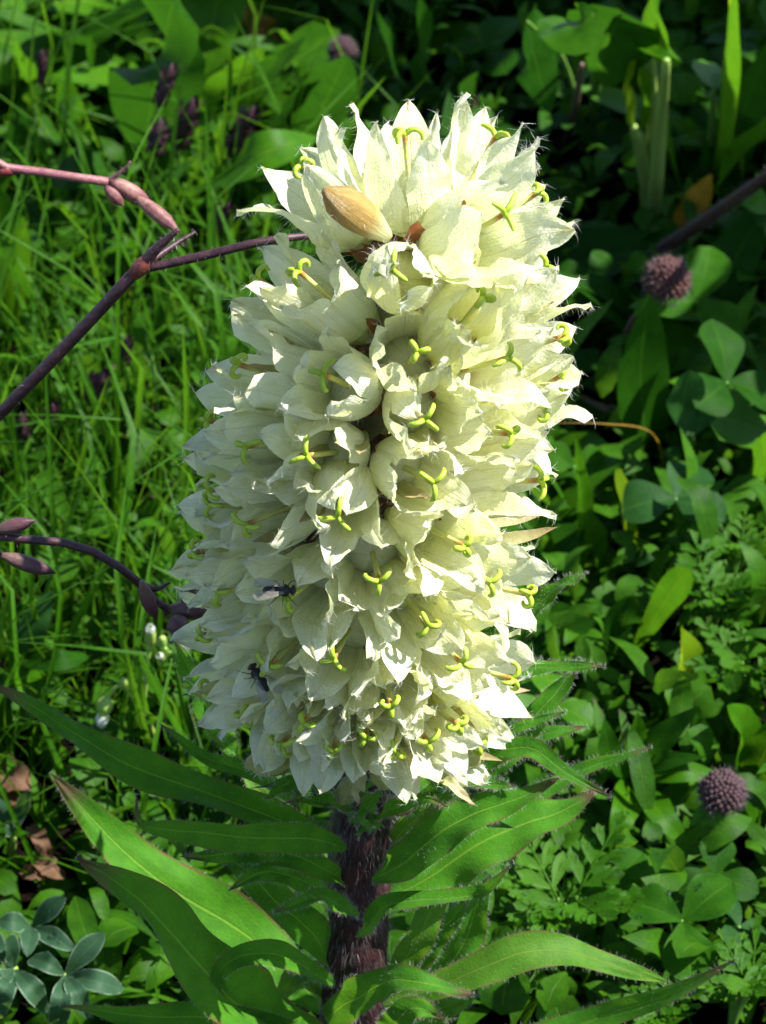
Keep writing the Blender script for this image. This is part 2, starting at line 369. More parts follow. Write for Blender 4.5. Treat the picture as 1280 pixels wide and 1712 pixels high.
def wing_mat():
    m, nt, out = newmat('fly wing')
    tc = nd(nt, 'TexCoord'); xyz = nd(nt, 'SeparateXYZ', {0: tc.outputs['UV']})
    fr = mth(nt, 'ABSOLUTE', mth(nt, 'SUBTRACT', mth(nt, 'FRACT', mth(nt, 'MULTIPLY', xyz.outputs[0], 4.0)), 0.5))
    vn = maprange(nt, fr, 0.0, 0.06, 1.0, 0.0)
    pb = nd(nt, 'BsdfPrincipled', {'Base Color': mixc(nt, vn, (0.20, 0.18, 0.15), (0.02, 0.016, 0.012)), 'Roughness': 0.25, 'Alpha': mth(nt, 'ADD', mth(nt, 'MULTIPLY', vn, 0.35), 0.5)})
    nt.links.new(pb.outputs[0], out.inputs[0]); return m
M['wing'] = wing_mat()
def drop_mat():
    m, nt, out = newmat('water drop')
    pb = nd(nt, 'BsdfPrincipled', {'Base Color': (1, 1, 1, 1), 'Roughness': 0.0, 'IOR': 1.33, 'Transmission Weight': 1.0})
    nt.links.new(pb.outputs[0], out.inputs[0]); return m
M['drop'] = drop_mat()
M['white'] = petal_mat('white petal', (0.85, 0.85, 0.82), (0.80, 0.82, 0.76), (0.8, 0.82, 0.7), 0.0, 0.35)
M['cloverhead'] = plain_mat('faded clover floret', (0.16, 0.06, 0.06), (0.34, 0.18, 0.12), rough=0.7, scale=350, trans=0.2, tcol=(0.35, 0.12, 0.08), grad=[(0.0, (0.20, 0.11, 0.05)), (0.55, (0.16, 0.065, 0.035)), (1.0, (0.075, 0.028, 0.026))])
M['cloverhead2'] = plain_mat('purple clover floret', (0.16, 0.06, 0.09), (0.26, 0.14, 0.15), rough=0.7, scale=350, trans=0.2, tcol=(0.3, 0.12, 0.14), grad=[(0.0, (0.06, 0.045, 0.03)), (0.5, (0.05, 0.022, 0.024)), (1.0, (0.06, 0.030, 0.034))])

# ------------------------------------------------------------------ ground
def gz(x, y):
    return 0.007 * noise.noise(Vector((x * 14, y * 14, 3.1))) + 0.003 * noise.noise(Vector((x * 55, y * 55, 8.7)))
def build_ground():
    a = np.linspace(0, 1, 70)
    xs = np.concatenate([-np.geomspace(60, 0.55, 14)[:-1], np.linspace(-0.55, 0.55, 111), np.geomspace(0.55, 60, 14)[1:]])
    ys = np.concatenate([-np.geomspace(60, 0.5, 14)[:-1], np.linspace(-0.5, 1.2, 171), np.geomspace(1.2, 60, 14)[1:]])
    g = G(); V = [(x, y, gz(x, y)) for y in ys for x in xs]; n = len(xs)
    F = [(j * n + i, j * n + i + 1, (j + 1) * n + i + 1, (j + 1) * n + i) for j in range(len(ys) - 1) for i in range(n - 1)]
    g.add(V, F)
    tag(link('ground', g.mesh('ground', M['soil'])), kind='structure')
build_ground()

def scatter_mesh(name, mat, items, label):
    """many small leaves as ONE mesh: items = (template verts (k,3), faces, uv, matrix 3x3, offset, rnd)"""
    V = []; F = []; U = []; A = []; n = 0
    for tv, tf, tu, m3, off, rn in items:
        V.append(tv @ m3.T + off); U.append(tu); A.append(np.full(len(tv), rn))
        F.extend([tuple(i + n for i in q) for q in tf]); n += len(tv)
    g = G(); g.v = [np.concatenate(V)]; g.uv = [np.concatenate(U)]; g.f = F; g.mi = [0] * len(F)
    me = g.mesh(name, mat)
    at = me.attributes.new('rnd', 'FLOAT', 'POINT'); at.data.foreach_set('value', np.concatenate(A).astype(np.float32))
    o = link(name, me); tag(o, label, name.replace('_', ' '), kind='stuff'); return o
def template(prof, bend, fold, rows=5, cols=2, w=0.5, wave=0.0):
    g = G(); rr = random.Random(int(bend * 100 + w * 999))
    leaf(g, [(0, 0, 0), (0.0, 0.5, 0.22 * bend + 0.02), (0, 1.0 - 0.1 * abs(bend), 0.16 * bend - 0.05 * bend)], w, prof, fold, wave, rows=rows, cols=cols, nh=(0, 0, 1), rng=rr)
    return g.v[0], g.f, g.uv[0]
def rot3(az, el, roll):
    return np.array(Matrix.Rotation(az, 3, 'Z') @ Matrix.Rotation(el, 3, 'X') @ Matrix.Rotation(roll, 3, 'Y'))

# ------------------------------------------------------------------ meadow plants
PROT = []                                   # leaves the photo shows singly: keep fill-in growth from standing in front of them
def protect(P, wd):
    C = spline(P, 9)
    for c in C: PROT.append(project(c) + (max(16.0, wd * 0.42 * FPX / depth(c)),))
def W(pts):
    return [at_z(*p) for p in pts]
def stalk_to(g, base, p, tang, r0, r1, ns=7, mi=0):
    b = np.asarray(base, float); p = np.asarray(p, float)
    L = np.linalg.norm(p - b)
    tube(g, [b, b * 0.55 + p * 0.45 + np.array((0, 0, 0.10 * L)), p + tang * 0.002], [r0, (r0 + r1) / 2, r1], ns, mi=mi)
def plant(name, label, cat, base, leaves, stalk='stalk', group=None, rng=RNG, r=0.0009):
    """Empty at the root; every leaf = stalk part with its blade as part. leaves: (pts, width px, profile, material, options)"""
    if len(base) == 2:
        b = at_z(base[0], base[1], 0.0)
    else: b = np.array(base, float)
    b[2] = gz(b[0], b[1]) - 0.001
    root = empty(name, b, label, cat, group)
    for spec in leaves:
        pts, wpx, prof, mat = spec[:4]; o = dict(spec[4]) if len(spec) > 4 else {}
        raw = o.pop('raw', False)
        P = [np.array(p) for p in pts] if raw else W(pts)
        wd = wpx if raw else px2m(wpx, P[len(P) // 2])
        ns = o.pop('nostalk', False)
        protect(P, wd)
        g = G(); leaf(g, P, wd, prof, rng=rng, **o)
        lf = link('leaf', g.mesh('leaf', M[mat], off=b), root)
        if not ns and np.linalg.norm(P[0] - b) > 0.004:
            g = G(); stalk_to(g, b, P[0], nrm(P[1] - P[0]), r * 1.3, r * 0.55)
            link('leaf_stalk', g.mesh('leaf_stalk', M[stalk], off=b), lf)
    return root

# --- clover: shared leaflet meshes
def clover_leaflets():
    out = []
    for s in range(6):
        g = G(); rr = random.Random(50 + s)
        leaf(g, [(0, 0, 0), (0, 0.5, 0.06), (0, 1, -0.02 - 0.04 * (s % 3))], 0.78 + 0.05 * (s % 3), 'obov', 0.16 + 0.06 * s, 0.035, 1.7, rows=10, cols=6, nh=(0, 0, 1), rng=rr)
        out.append(g.mesh('leaflet', M['clover']))
    return out
CLV = clover_leaflets()
def clover(top, size, label, group=None, rng=RNG, base=None, facing=None, leaves=1, spread=0.02, mats=None, rot=None, name='clover_plant'):
    """top: (px,py,z) or world point of first leaf centre; size in px or metres"""
    p0 = at_z(*top) if isinstance(top, tuple) else np.array(top)
    sz = px2m(size, p0) if size > 1 else size
    b = np.array(p0) + np.array((rng.uniform(-0.01, 0.01), rng.uniform(0.0, 0.02), 0)) if base is None else at_z(base[0], base[1], 0.0)
    b[2] = gz(b[0], b[1]) - 0.001
    root = empty(name, b, label, 'clover', group)
    if group is None: protect([p0, p0 + np.array((0, 0, 0.001))], sz * 2.0)
    for l in range(leaves):
        p = p0 if l == 0 else p0 + np.array((rng.uniform(-spread, spread), rng.uniform(-spread * 0.3, spread), rng.uniform(-0.4, 0.15) * p0[2]))
        nrmv = nrm(np.array((rng.gauss(0.1, 0.25), rng.gauss(-0.25, 0.25), 1.0)) if facing is None else facing)
        g = G(); stalk_to(g, b, p, np.array((0, 0, 0.0)), 0.0007, 0.0005, 6)
        st = link('leaf_stalk', g.mesh('leaf_stalk', M['stalk'], off=b), root)
        x = nrm(np.cross(nrmv, (0.3, 1, 0.2))); y = np.cross(nrmv, x)
        a0 = rng.uniform(0, 6.28) if rot is None else rot
        for k in range(3):
            a = a0 + k * 2.094 + rng.gauss(0, 0.12); el = rng.gauss(0.12, 0.15)
            d = nrm((x * math.cos(a) + y * math.sin(a)) * math.cos(el) + nrmv * math.sin(el))
            nn = nrm(nrmv - d * np.dot(nrmv, d)); sx = np.cross(d, nn)
            s = sz * rng.uniform(0.9, 1.1)
            m4 = Matrix(((sx[0] * s, d[0] * s, nn[0] * s, p[0] - b[0]), (sx[1] * s, d[1] * s, nn[1] * s, p[1] - b[1]), (sx[2] * s, d[2] * s, nn[2] * s, p[2] - b[2]), (0, 0, 0, 1)))
            link('leaflet', CLV[rng.randrange(6)] if mats is None else mats[rng.randrange(len(mats))], st, m4)
    return root
def clv_mats(mat):
    out = []
    for me in CLV[:3]:
        c = me.copy(); c.materials.clear(); c.materials.append(M[mat]); out.append(c)
    return out
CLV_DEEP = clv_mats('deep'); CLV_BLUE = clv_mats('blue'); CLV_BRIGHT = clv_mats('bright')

# --- plants the photo shows singly, upper left
D = dict
plant('broadleaf_plant', 'very broad dark green upright leaf with pale midrib beside dark sedge spikes', 'plant', (262, 330),
      [([(240, 268, 0.015), (262, 130, 0.075), (300, -50, 0.13), (325, -190, 0.17)], 165, 'lance', 'deep', D(fold=0.12, wave=0.02))])
plant('broadleaf_plant', 'bright green broad leaf with grey fuzzy edge leaning right of the dark sedge', 'plant', (318, 290),
      [([(322, 240, 0.02), (375, 150, 0.05), (440, 78, 0.085)], 78, 'lance', 'bright', D(fold=0.3, roll=0.3)),
       ([(420, 200, 0.02), (465, 120, 0.05), (510, 62, 0.07)], 62, 'lance', 'deep', D(fold=0.3))])
plant('broadleaf_plant', 'tall dull green pointed leaf standing behind the flower spike top', 'plant', (520, 300),
      [([(505, 260, 0.02), (545, 170, 0.06), (580, 92, 0.10)], 95, 'lance', 'deep', D(fold=0.35, roll=0.25)),
       ([(455, 240, 0.02), (500, 170, 0.05), (560, 105, 0.08)], 80, 'lance', 'deep', D(fold=0.3)), ])
plant('broadleaf_plant', 'broad bright arching leaf with rounded tip touching the flower spike shoulder', 'plant', (285, 385),
      [([(270, 365, 0.02), (370, 290, 0.07), (455, 250, 0.085), (530, 228, 0.08)], 92, 'obov', 'bright', D(fold=0.15, wave=0.03)),
       ([(180, 385, 0.02), (240, 330, 0.04), (330, 262, 0.05)], 40, 'lance', 'deep', {})])
plant('roundleaf_plant', 'round dark green leaf just above the pink stalk', 'plant', (130, 340),
      [([(92, 290, 0.05), (135, 282, 0.055), (186, 290, 0.05)], 84, 'round', 'deep', D(fold=0.1, wave=0.02))])
plant('leafy_herb', 'bright herb with yellow edged upright leaves at the dark bare patch', 'herb', (60, 260),
      [([(55, 165, 0.02), (40, 110, 0.05), (18, 48, 0.075)], 52, 'lance', 'bright', D(fold=0.35)),
       ([(142, 175, 0.02), (150, 120, 0.04), (146, 60, 0.06)], 34, 'spat', 'bright', D(fold=0.5)),
       ([(10, 160, 0.02), (6, 120, 0.04), (-12, 76, 0.05)], 44, 'lance', 'bright', {}),
       ([(160, 235, 0.02), (120, 190, 0.035), (95, 140, 0.05)], 66, 'obov', 'bright', {})])
plant('leafy_herb', 'large leaved bright herb crowding the edge above the long purple stem', 'herb', (40, 520),
      [([(30, 470, 0.02), (12, 390, 0.05), (-10, 300, 0.07)], 80, 'lance', 'bright', {}),
       ([(10, 550, 0.02), (20, 470, 0.04), (40, 360, 0.07)], 60, 'lance', 'bright', {}),
       ([(60, 300, 0.02), (35, 240, 0.045), (30, 170, 0.06)], 90, 'ovate', 'deep', {}),
       ([(150, 440, 0.02), (160, 400, 0.03), (150, 400, 0.045)], 40, 'spat', 'bright', {}),
       ([(120, 370, 0.02), (100, 330, 0.04), (88, 290, 0.05)], 40, 'ovate', 'bright', {})])
plant('withered_leaf', 'crumpled ochre yellow dead leaf in the dark behind the broad leaf', 'dead leaf', (420, 110),
      [([(452, 88, 0.02), (425, 40, 0.035), (395, 0, 0.045)], 62, 'ovate', 'ochre', D(fold=0.5, wave=0.12)),
       ([(440, 96, 0.015), (432, 70, 0.03), (440, 40, 0.035)], 40, 'ovate', 'ochre', D(fold=0.4, wave=0.1))], r=0.0006, stalk='brownstalk')
# --- upper middle, dim leaves behind the spike
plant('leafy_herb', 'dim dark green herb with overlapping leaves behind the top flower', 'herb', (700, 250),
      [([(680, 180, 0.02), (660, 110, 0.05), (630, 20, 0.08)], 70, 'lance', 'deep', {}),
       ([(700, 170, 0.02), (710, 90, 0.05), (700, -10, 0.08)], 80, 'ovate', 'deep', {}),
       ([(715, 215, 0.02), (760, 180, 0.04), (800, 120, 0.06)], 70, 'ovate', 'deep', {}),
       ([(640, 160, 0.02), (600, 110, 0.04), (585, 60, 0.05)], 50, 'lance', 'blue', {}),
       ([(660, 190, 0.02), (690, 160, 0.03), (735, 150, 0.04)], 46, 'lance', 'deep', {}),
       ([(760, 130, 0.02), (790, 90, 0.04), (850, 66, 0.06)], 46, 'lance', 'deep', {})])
# --- upper right: tall plant with folded leaves
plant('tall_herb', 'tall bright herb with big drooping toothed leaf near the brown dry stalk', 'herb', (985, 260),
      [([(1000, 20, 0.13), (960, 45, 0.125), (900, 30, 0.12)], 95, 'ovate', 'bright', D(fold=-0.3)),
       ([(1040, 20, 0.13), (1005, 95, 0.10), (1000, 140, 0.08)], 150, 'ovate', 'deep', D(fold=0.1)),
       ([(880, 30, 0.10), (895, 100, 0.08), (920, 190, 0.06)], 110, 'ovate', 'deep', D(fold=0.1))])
plant('tall_herb', 'yellow green plant with upright folded leaf on a thick pale stalk', 'herb', (1088, 420),
      [([(1060, 215, 0.06), (1042, 150, 0.085), (1062, 76, 0.11)], 56, 'lance', 'yellowgreen', D(fold=0.3, roll=0.5)),
       ([(1068, 225, 0.06), (1074, 150, 0.085), (1066, 78, 0.11)], 34, 'lance', 'bright', D(fold=0.6, roll=-0.5)),
       ([(1118, 105, 0.12), (1080, 82, 0.115), (1036, 38, 0.12)], 40, 'lance', 'bright', D(fold=0.5)),
       ([(1088, 92, 0.10), (1100, 30, 0.12), (1086, -40, 0.14)], 120, 'ovate', 'bright', D(fold=0.25))], stalk='palestalk', r=0.0024)
plant('tall_herb', 'tall pale green strap leaved plant climbing out along the edge above the dark stalk', 'herb', (1180, 360),
      [([(1190, 330, 0.02), (1210, 180, 0.08), (1230, -20, 0.15)], 54, 'strap', 'bright', D(fold=0.4)),
       ([(1200, 320, 0.02), (1225, 150, 0.08), (1216, -30, 0.14)], 34, 'strap', 'yellowgreen', D(fold=0.5)),
       ([(1180, 340, 0.02), (1240, 260, 0.05), (1300, 180, 0.08)], 90, 'ovate', 'bright', {}),
       ([(1185, 330, 0.02), (1245, 180, 0.06), (1290, 60, 0.09)], 80, 'ovate', 'deep', {}),
       ([(1140, 330, 0.02), (1115, 240, 0.05), (1105, 160, 0.07)], 24, 'strap', 'bright', D(fold=0.4)),
       ([(1195, 150, 0.09), (1185, 120, 0.09), (1176, 100, 0.085)], 60, 'ovate', 'bright', D(fold=0.3))], r=0.0015)
plant('withered_leaf', 'orange brown yellowing leaf hanging where the dark stalk rises', 'dead leaf', (1125, 420),
      [([(1130, 395, 0.02), (1160, 345, 0.04), (1190, 290, 0.06)], 46, 'lance', 'ochre', D(fold=0.3, wave=0.1))], stalk='brownstalk')
plant('leafy_herb', 'herb with glossy oval leaves beside the orange brown yellowing leaf', 'herb', (1230, 330),
      [([(1160, 250, 0.03), (1150, 225, 0.035), (1130, 205, 0.04)], 50, 'round', 'bright', {}),
       ([(1240, 250, 0.02), (1180, 232, 0.035), (1128, 240, 0.04)], 46, 'ovate', 'bright', {}),
       ([(1250, 290, 0.02), (1265, 220, 0.04), (1290, 150, 0.06)], 90, 'ovate', 'deep', {})])
g = G(); p = at_z(945, 245, 0.0); q = at_z(972, 108, 0.085)
tube(g, [p, (p + q) / 2 + np.array((0.001, 0, 0.003)), q], [0.0014, 0.0013, 0.0009], 7); 
tag(link('dry_stalk', g.mesh('dry_stalk', M['brownstalk'])), 'single dry brown stalk standing in the dark behind the spike', 'stalk')
# --- right edge
plant('broadleaf_plant', 'large upright oval leaf in deep shade with sunlit base beneath the reddish clover head', 'plant', (1080, 790),
      [([(1085, 770, 0.01), (1072, 630, 0.05), (1085, 490, 0.085)], 130, 'ovate', 'deep', D(fold=0.1, wave=0.015))])
plant('spoonleaf_plant', 'pale green heart folded leaf with white withered tip on a stout stalk', 'plant', (1155, 800),
      [([(1150, 735, 0.045), (1142, 680, 0.055), (1152, 618, 0.07)], 68, 'obov', 'blue', D(fold=0.25)),
       ([(1148, 735, 0.045), (1185, 690, 0.05), (1205, 655, 0.055)], 50, 'spat', 'blue', D(fold=0.2))], stalk='palestalk', r=0.0016)
plant('broadleaf_plant', 'tall narrow green leaf standing close to the right of the spike', 'plant', (975, 980),
      [([(968, 960, 0.012), (975, 870, 0.035), (962, 728, 0.075)], 40, 'lance', 'bright', D(fold=0.4)),
       ([(1005, 900, 0.012), (985, 850, 0.03), (975, 790, 0.05)], 30, 'lance', 'deep', {}),
       ([(1000, 960, 0.01), (1000, 900, 0.03), (985, 850, 0.04)], 46, 'lance', 'bright', {})])
plant('broadleaf_plant', 'yellow green upright leaf crossed by thin shadow lines right of the spike', 'plant', (1060, 950),
      [([(1062, 930, 0.012), (1048, 860, 0.035), (1028, 785, 0.06)], 62, 'obov', 'yellowgreen', D(fold=0.2)),
       ([(1058, 940, 0.015), (1080, 930, 0.02), (1100, 925, 0.02)], 36, 'ovate', 'blue', {})])
plant('spatulate_plant', 'bright spatula shaped leaf leaning up beside the feathery cut foliage', 'plant', (1050, 1130),
      [([(1052, 1105, 0.01), (1095, 1030, 0.035), (1150, 948, 0.06)], 66, 'spat', 'bright', D(fold=0.12)),
       ([(1030, 1100, 0.01), (1040, 1040, 0.03), (1062, 995, 0.04)], 70, 'obov', 'deep', {})])
plant('roundleaf_plant', 'upright rounded bright leaf with pale hairy rim beside the feathery foliage', 'plant', (1140, 1200),
      [([(1142, 1165, 0.02), (1138, 1110, 0.035), (1140, 1072, 0.05)], 104, 'round', 'yellowgreen', D(fold=0.1)),
       ([(1120, 1200, 0.01), (1110, 1165, 0.02), (1090, 1130, 0.03)], 60, 'ovate', 'deep', {})])
plant('broadleaf_plant', 'bright green leaf pair poking in below the dark leaved clover at the edge', 'plant', (1262, 870),
      [([(1250, 830, 0.015), (1268, 770, 0.04), (1290, 720, 0.06)], 70, 'ovate', 'bright', {}),
       ([(1225, 900, 0.012), (1270, 850, 0.03), (1310, 810, 0.04)], 44, 'lance', 'deep', {})])
plant('broadleaf_plant', 'mid green plant with large triangular leaves at the edge above the mauve clover head', 'plant', (1240, 1330),
      [([(1235, 1280, 0.015), (1240, 1220, 0.035), (1215, 1180, 0.05)], 90, 'ovate', 'bright', D(fold=0.3)),
       ([(1262, 1290, 0.015), (1290, 1230, 0.03), (1310, 1190, 0.04)], 80, 'ovate', 'bright', {}),
       ([(1190, 1290, 0.012), (1170, 1230, 0.03), (1165, 1180, 0.04)], 60, 'ovate', 'deep', {}),
       ([(1270, 1380, 0.01), (1262, 1330, 0.02), (1276, 1290, 0.03)], 70, 'ovate', 'bright', {})])
plant('rosette_plant', 'spreading rosette of narrow pointed leaves with water beads near the mauve clover head', 'plant', (1058, 1310),
      [([(1062, 1300, 0.02), (1130, 1290, 0.035), (1215, 1298, 0.03)], 44, 'lance', 'bright', {}),
       ([(1060, 1305, 0.02), (1042, 1360, 0.03), (1020, 1432, 0.02)], 56, 'lance', 'bright', {}),
       ([(1066, 1308, 0.02), (1105, 1360, 0.03), (1158, 1425, 0.02)], 54, 'lance', 'bright', {}),
       ([(1060, 1300, 0.02), (1090, 1250, 0.035), (1170, 1180, 0.05)], 50, 'lance', 'deep', {}),
       ([(1058, 1300, 0.02), (1100, 1275, 0.035), (1180, 1265, 0.04)], 40, 'lance', 'deep', {}),
       ([(1050, 1305, 0.02), (1060, 1250, 0.035), (1065, 1190, 0.05)], 48, 'lance', 'bright', {}),
       ([(1050, 1300, 0.02), (1020, 1260, 0.03), (1010, 1200, 0.04)], 44, 'lance', 'deep', {})])
plant('red_edged_herb', 'upright green leaves with reddish edges behind the lower right bellflower leaves', 'herb', (1010, 1290),
      [([(1012, 1270, 0.012), (1000, 1220, 0.03), (990, 1165, 0.05)], 40, 'lance', 'leaf', D(fold=0.4)),
       ([(1030, 1265, 0.012), (1040, 1215, 0.03), (1034, 1185, 0.04)], 34, 'lance', 'leaf', D(fold=0.4))])
# --- clover leaves the photo shows singly on the right
BR = CLV_BRIGHT
clover((1165, 505, 0.055), 95, 'large clover leaf with a yellow green leaflet right of the reddish clover head', base=(1180, 640), rot=2.6, facing=(0.15, -0.45, 0.85))
clover((1130, 835, 0.045), 95, 'dark bluish clover leaf with notched leaflets over a black gap', base=(1120, 930), rot=0.45, mats=CLV_BLUE, facing=(0.0, -0.35, 0.9))
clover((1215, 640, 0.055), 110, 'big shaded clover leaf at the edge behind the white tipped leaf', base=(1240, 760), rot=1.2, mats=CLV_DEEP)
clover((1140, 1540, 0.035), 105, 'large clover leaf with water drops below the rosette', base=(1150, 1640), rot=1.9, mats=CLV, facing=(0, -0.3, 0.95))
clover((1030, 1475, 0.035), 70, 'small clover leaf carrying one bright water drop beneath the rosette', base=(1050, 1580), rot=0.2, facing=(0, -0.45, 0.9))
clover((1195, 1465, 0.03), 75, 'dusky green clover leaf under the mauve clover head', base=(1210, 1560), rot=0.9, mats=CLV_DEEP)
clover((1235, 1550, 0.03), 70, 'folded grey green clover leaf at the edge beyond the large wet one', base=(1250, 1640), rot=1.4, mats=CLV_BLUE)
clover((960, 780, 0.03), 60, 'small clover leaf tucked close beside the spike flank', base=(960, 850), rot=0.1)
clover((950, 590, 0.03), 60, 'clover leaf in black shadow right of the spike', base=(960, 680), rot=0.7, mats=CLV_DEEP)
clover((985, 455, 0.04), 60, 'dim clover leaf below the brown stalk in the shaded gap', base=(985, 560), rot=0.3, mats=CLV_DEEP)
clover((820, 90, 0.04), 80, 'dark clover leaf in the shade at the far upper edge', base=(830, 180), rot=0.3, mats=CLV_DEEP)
clover((55, 1030, 0.012), 40, 'tiny clover leaf in the wet grass near the purple nodding buds', base=(55, 1070), rot=0.3)

# --- lance three-leaf sprig, lower left
plant('lance_sprig', 'sprig of three dark lance leaves spreading in the grass below the nodding buds', 'plant', (34, 1150),
      [([(36, 1102, 0.03), (55, 1050, 0.04), (88, 985, 0.05)], 48, 'lance', 'blue', D(fold=0.15)),
       ([(38, 1104, 0.03), (95, 1105, 0.04), (154, 1095, 0.035)], 42, 'lance', 'deep', D(fold=0.2)),
       ([(36, 1108, 0.03), (58, 1160, 0.03), (86, 1200, 0.02)], 46, 'lance', 'bright', {})])
# --- silvery palmate leaves, bottom left corner
def palmate(c, tips, wpx, label, base):
    leaves = [([(c[0], c[1], c[2]), ((c[0] + t[0]) / 2, (c[1] + t[1]) / 2 - 3, c[2] + 0.006), (t[0], t[1], t[2])], wpx, 'obov', 'glauc', D(fold=0.32, wave=0.02, nostalk=True)) for t in tips]
    r = plant('palmate_plant', label, 'plant', base, leaves)
    b = np.array(r.location); p = at_z(*c)
    g = G(); stalk_to(g, b, p, np.array((0, 0, 0)), 0.0011, 0.0009)
    link('leaf_stalk', g.mesh('leaf_stalk', M['palestalk'], off=b), r)
palmate((108, 1630, 0.03), [(175, 1560, 0.04), (208, 1655, 0.03), (150, 1700, 0.02), (95, 1720, 0.02), (52, 1600, 0.03)], 38, 'silvery edged palmate leaf with a single bright water bead in the corner', (120, 1700))
palmate((24, 1620, 0.03), [(-30, 1560, 0.03), (-20, 1660, 0.02), (10, 1570, 0.045), (80, 1690, 0.02), (-10, 1700, 0.02)], 42, 'silvery edged palmate leaf with a large drop on its rounded leaflet', (20, 1690))
palmate((52, 1550, 0.025), [(110, 1500, 0.035), (125, 1590, 0.03), (45, 1600, 0.03), (-5, 1540, 0.03)], 34, 'silvery edged palmate leaf leaning against the big bellflower leaf', (40, 1600))
palmate((22, 1400, 0.02), [(48, 1320, 0.035), (-10, 1330, 0.03), (-10, 1380, 0.02)], 24, 'silvery edged palmate leaf by the crumpled dead leaf', (20, 1450))
def dead(name, label, base, leaves):
    plant(name, label, 'dead leaf', base, leaves, stalk='brownstalk', r=0.0005)
dead('withered_leaf', 'crumpled pale brown dead leaf lying at the left edge above the silvery palmate leaves', (30, 1330),
     [([(-15, 1285, 0.012), (25, 1300, 0.022), (72, 1318, 0.014)], 60, 'ovate', 'brownleaf', D(fold=0.5, wave=0.2, nf=3)),
      ([(20, 1310, 0.014), (32, 1340, 0.016), (34, 1366, 0.008)], 30, 'lance', 'brownleaf', D(wave=0.15))])
dead('withered_leaf', 'clump of rusty brown withered scraps beside the shaded broad leaf', (75, 1470),
     [([(50, 1380, 0.012), (70, 1410, 0.02), (84, 1440, 0.012)], 30, 'lance', 'brownleaf', D(wave=0.2)),
      ([(60, 1440, 0.012), (85, 1450, 0.02), (112, 1470, 0.01)], 36, 'ovate', 'brownleaf', D(wave=0.2)),
      ([(40, 1460, 0.012), (60, 1462, 0.018), (85, 1458, 0.01)], 26, 'ovate', 'brownleaf', D(wave=0.25))])
dead('withered_leaf', 'small orange dead leaf scrap under the lower left petals', (345, 1300),
     [([(312, 1195, 0.02), (340, 1200, 0.025), (372, 1196, 0.02)], 14, 'lance', 'ochre', D(wave=0.2))])

# --- finely cut feathery plants
def feathery(c, size, label, seed, n=7):
    rr = random.Random(seed); p = at_z(*c); s = px2m(size, p)
    b = p + np.array((0, 0.012, 0)); b[2] = gz(b[0], b[1]) - 0.001
    root = empty('feathery_herb', b, label, 'herb'); protect([p, p + np.array((0, 0, 0.001))], s * 1.6)
    for i in range(n):
        a = i * 6.28 / n + rr.gauss(0, 0.25); d = np.array((math.cos(a), math.sin(a) * 0.8, rr.uniform(0.1, 0.7)))
        L = s * rr.uniform(0.6, 1.15); o = p + np.array((rr.uniform(-.2, .2), rr.uniform(-.2, .2), rr.uniform(-.15, .25))) * s
        q = o + nrm(d) * L
        g = G(); stalk_to(g, b, o, np.zeros(3), 0.0007, 0.0005, 6)
        st = link('leaf_stalk', g.mesh('leaf_stalk', M['stalk'], off=b), root)
        g = G(); tube(g, [o, q], [0.0004, 0.0002], 5, 5)
        side = nrm(np.cross(nrm(d), (0, 0, 1)))
        for k in range(7):
            t = (0.15, 0.15, 0.45, 0.45, 0.75, 0.75, 0.92)[k]; sg = (-1, 1, -1, 1, -1, 1, 0)[k]
            c0 = o + (q - o) * t; ll = L * (0.62, 0.62, 0.5, 0.5, 0.36, 0.36, 0.4)[k]
            dr = nrm(nrm(d) * 0.75 + side * sg * 0.75 + np.array((0, 0, rr.uniform(-0.1, 0.25))))
            leaf(g, [c0, c0 + dr * ll * 0.55, c0 + dr * ll], ll * 0.34, 'obov', 0.3, 0.02, rows=5, cols=2, rng=rr)
            for e in (-1, 1):
                dr2 = nrm(dr + np.cross(dr, (0, 0, 1)) * e * 0.7)
                leaf(g, [c0 + dr * ll * 0.45, c0 + dr * ll * 0.45 + dr2 * ll * 0.25, c0 + dr * ll * 0.45 + dr2 * ll * 0.48], ll * 0.2, 'obov', 0.3, 0.02, rows=4, cols=2, rng=rr)
        link('leaf', g.mesh('leaf', M['fern'], off=b), st)
feathery((945, 1510, 0.035), 110, 'bright feathery cut leaved herb under the long pale sunlit bellflower leaf tip', 3, 9)
feathery((1195, 1000, 0.035), 90, 'feathery cut leaved herb beside the spatula shaped leaf', 4, 9)
feathery((1245, 1120, 0.03), 80, 'darker feathery cut leaved herb right of the rounded bright leaf', 5, 8)
feathery((1235, 930, 0.035), 70, 'yellowish feathery cut leaved herb at the edge above the darker one', 6, 8)
feathery((1240, 1655, 0.03), 80, 'feathery cut leaved herb in the corner below the grey green clover', 8, 9)
feathery((1100, 1690, 0.025), 60, 'low feathery cut leaved herb beneath the folded grey green leaf', 9, 8)
feathery((870, 1480, 0.02), 50, 'small dim feathery herb behind the brown edged bellflower leaf', 10, 7)

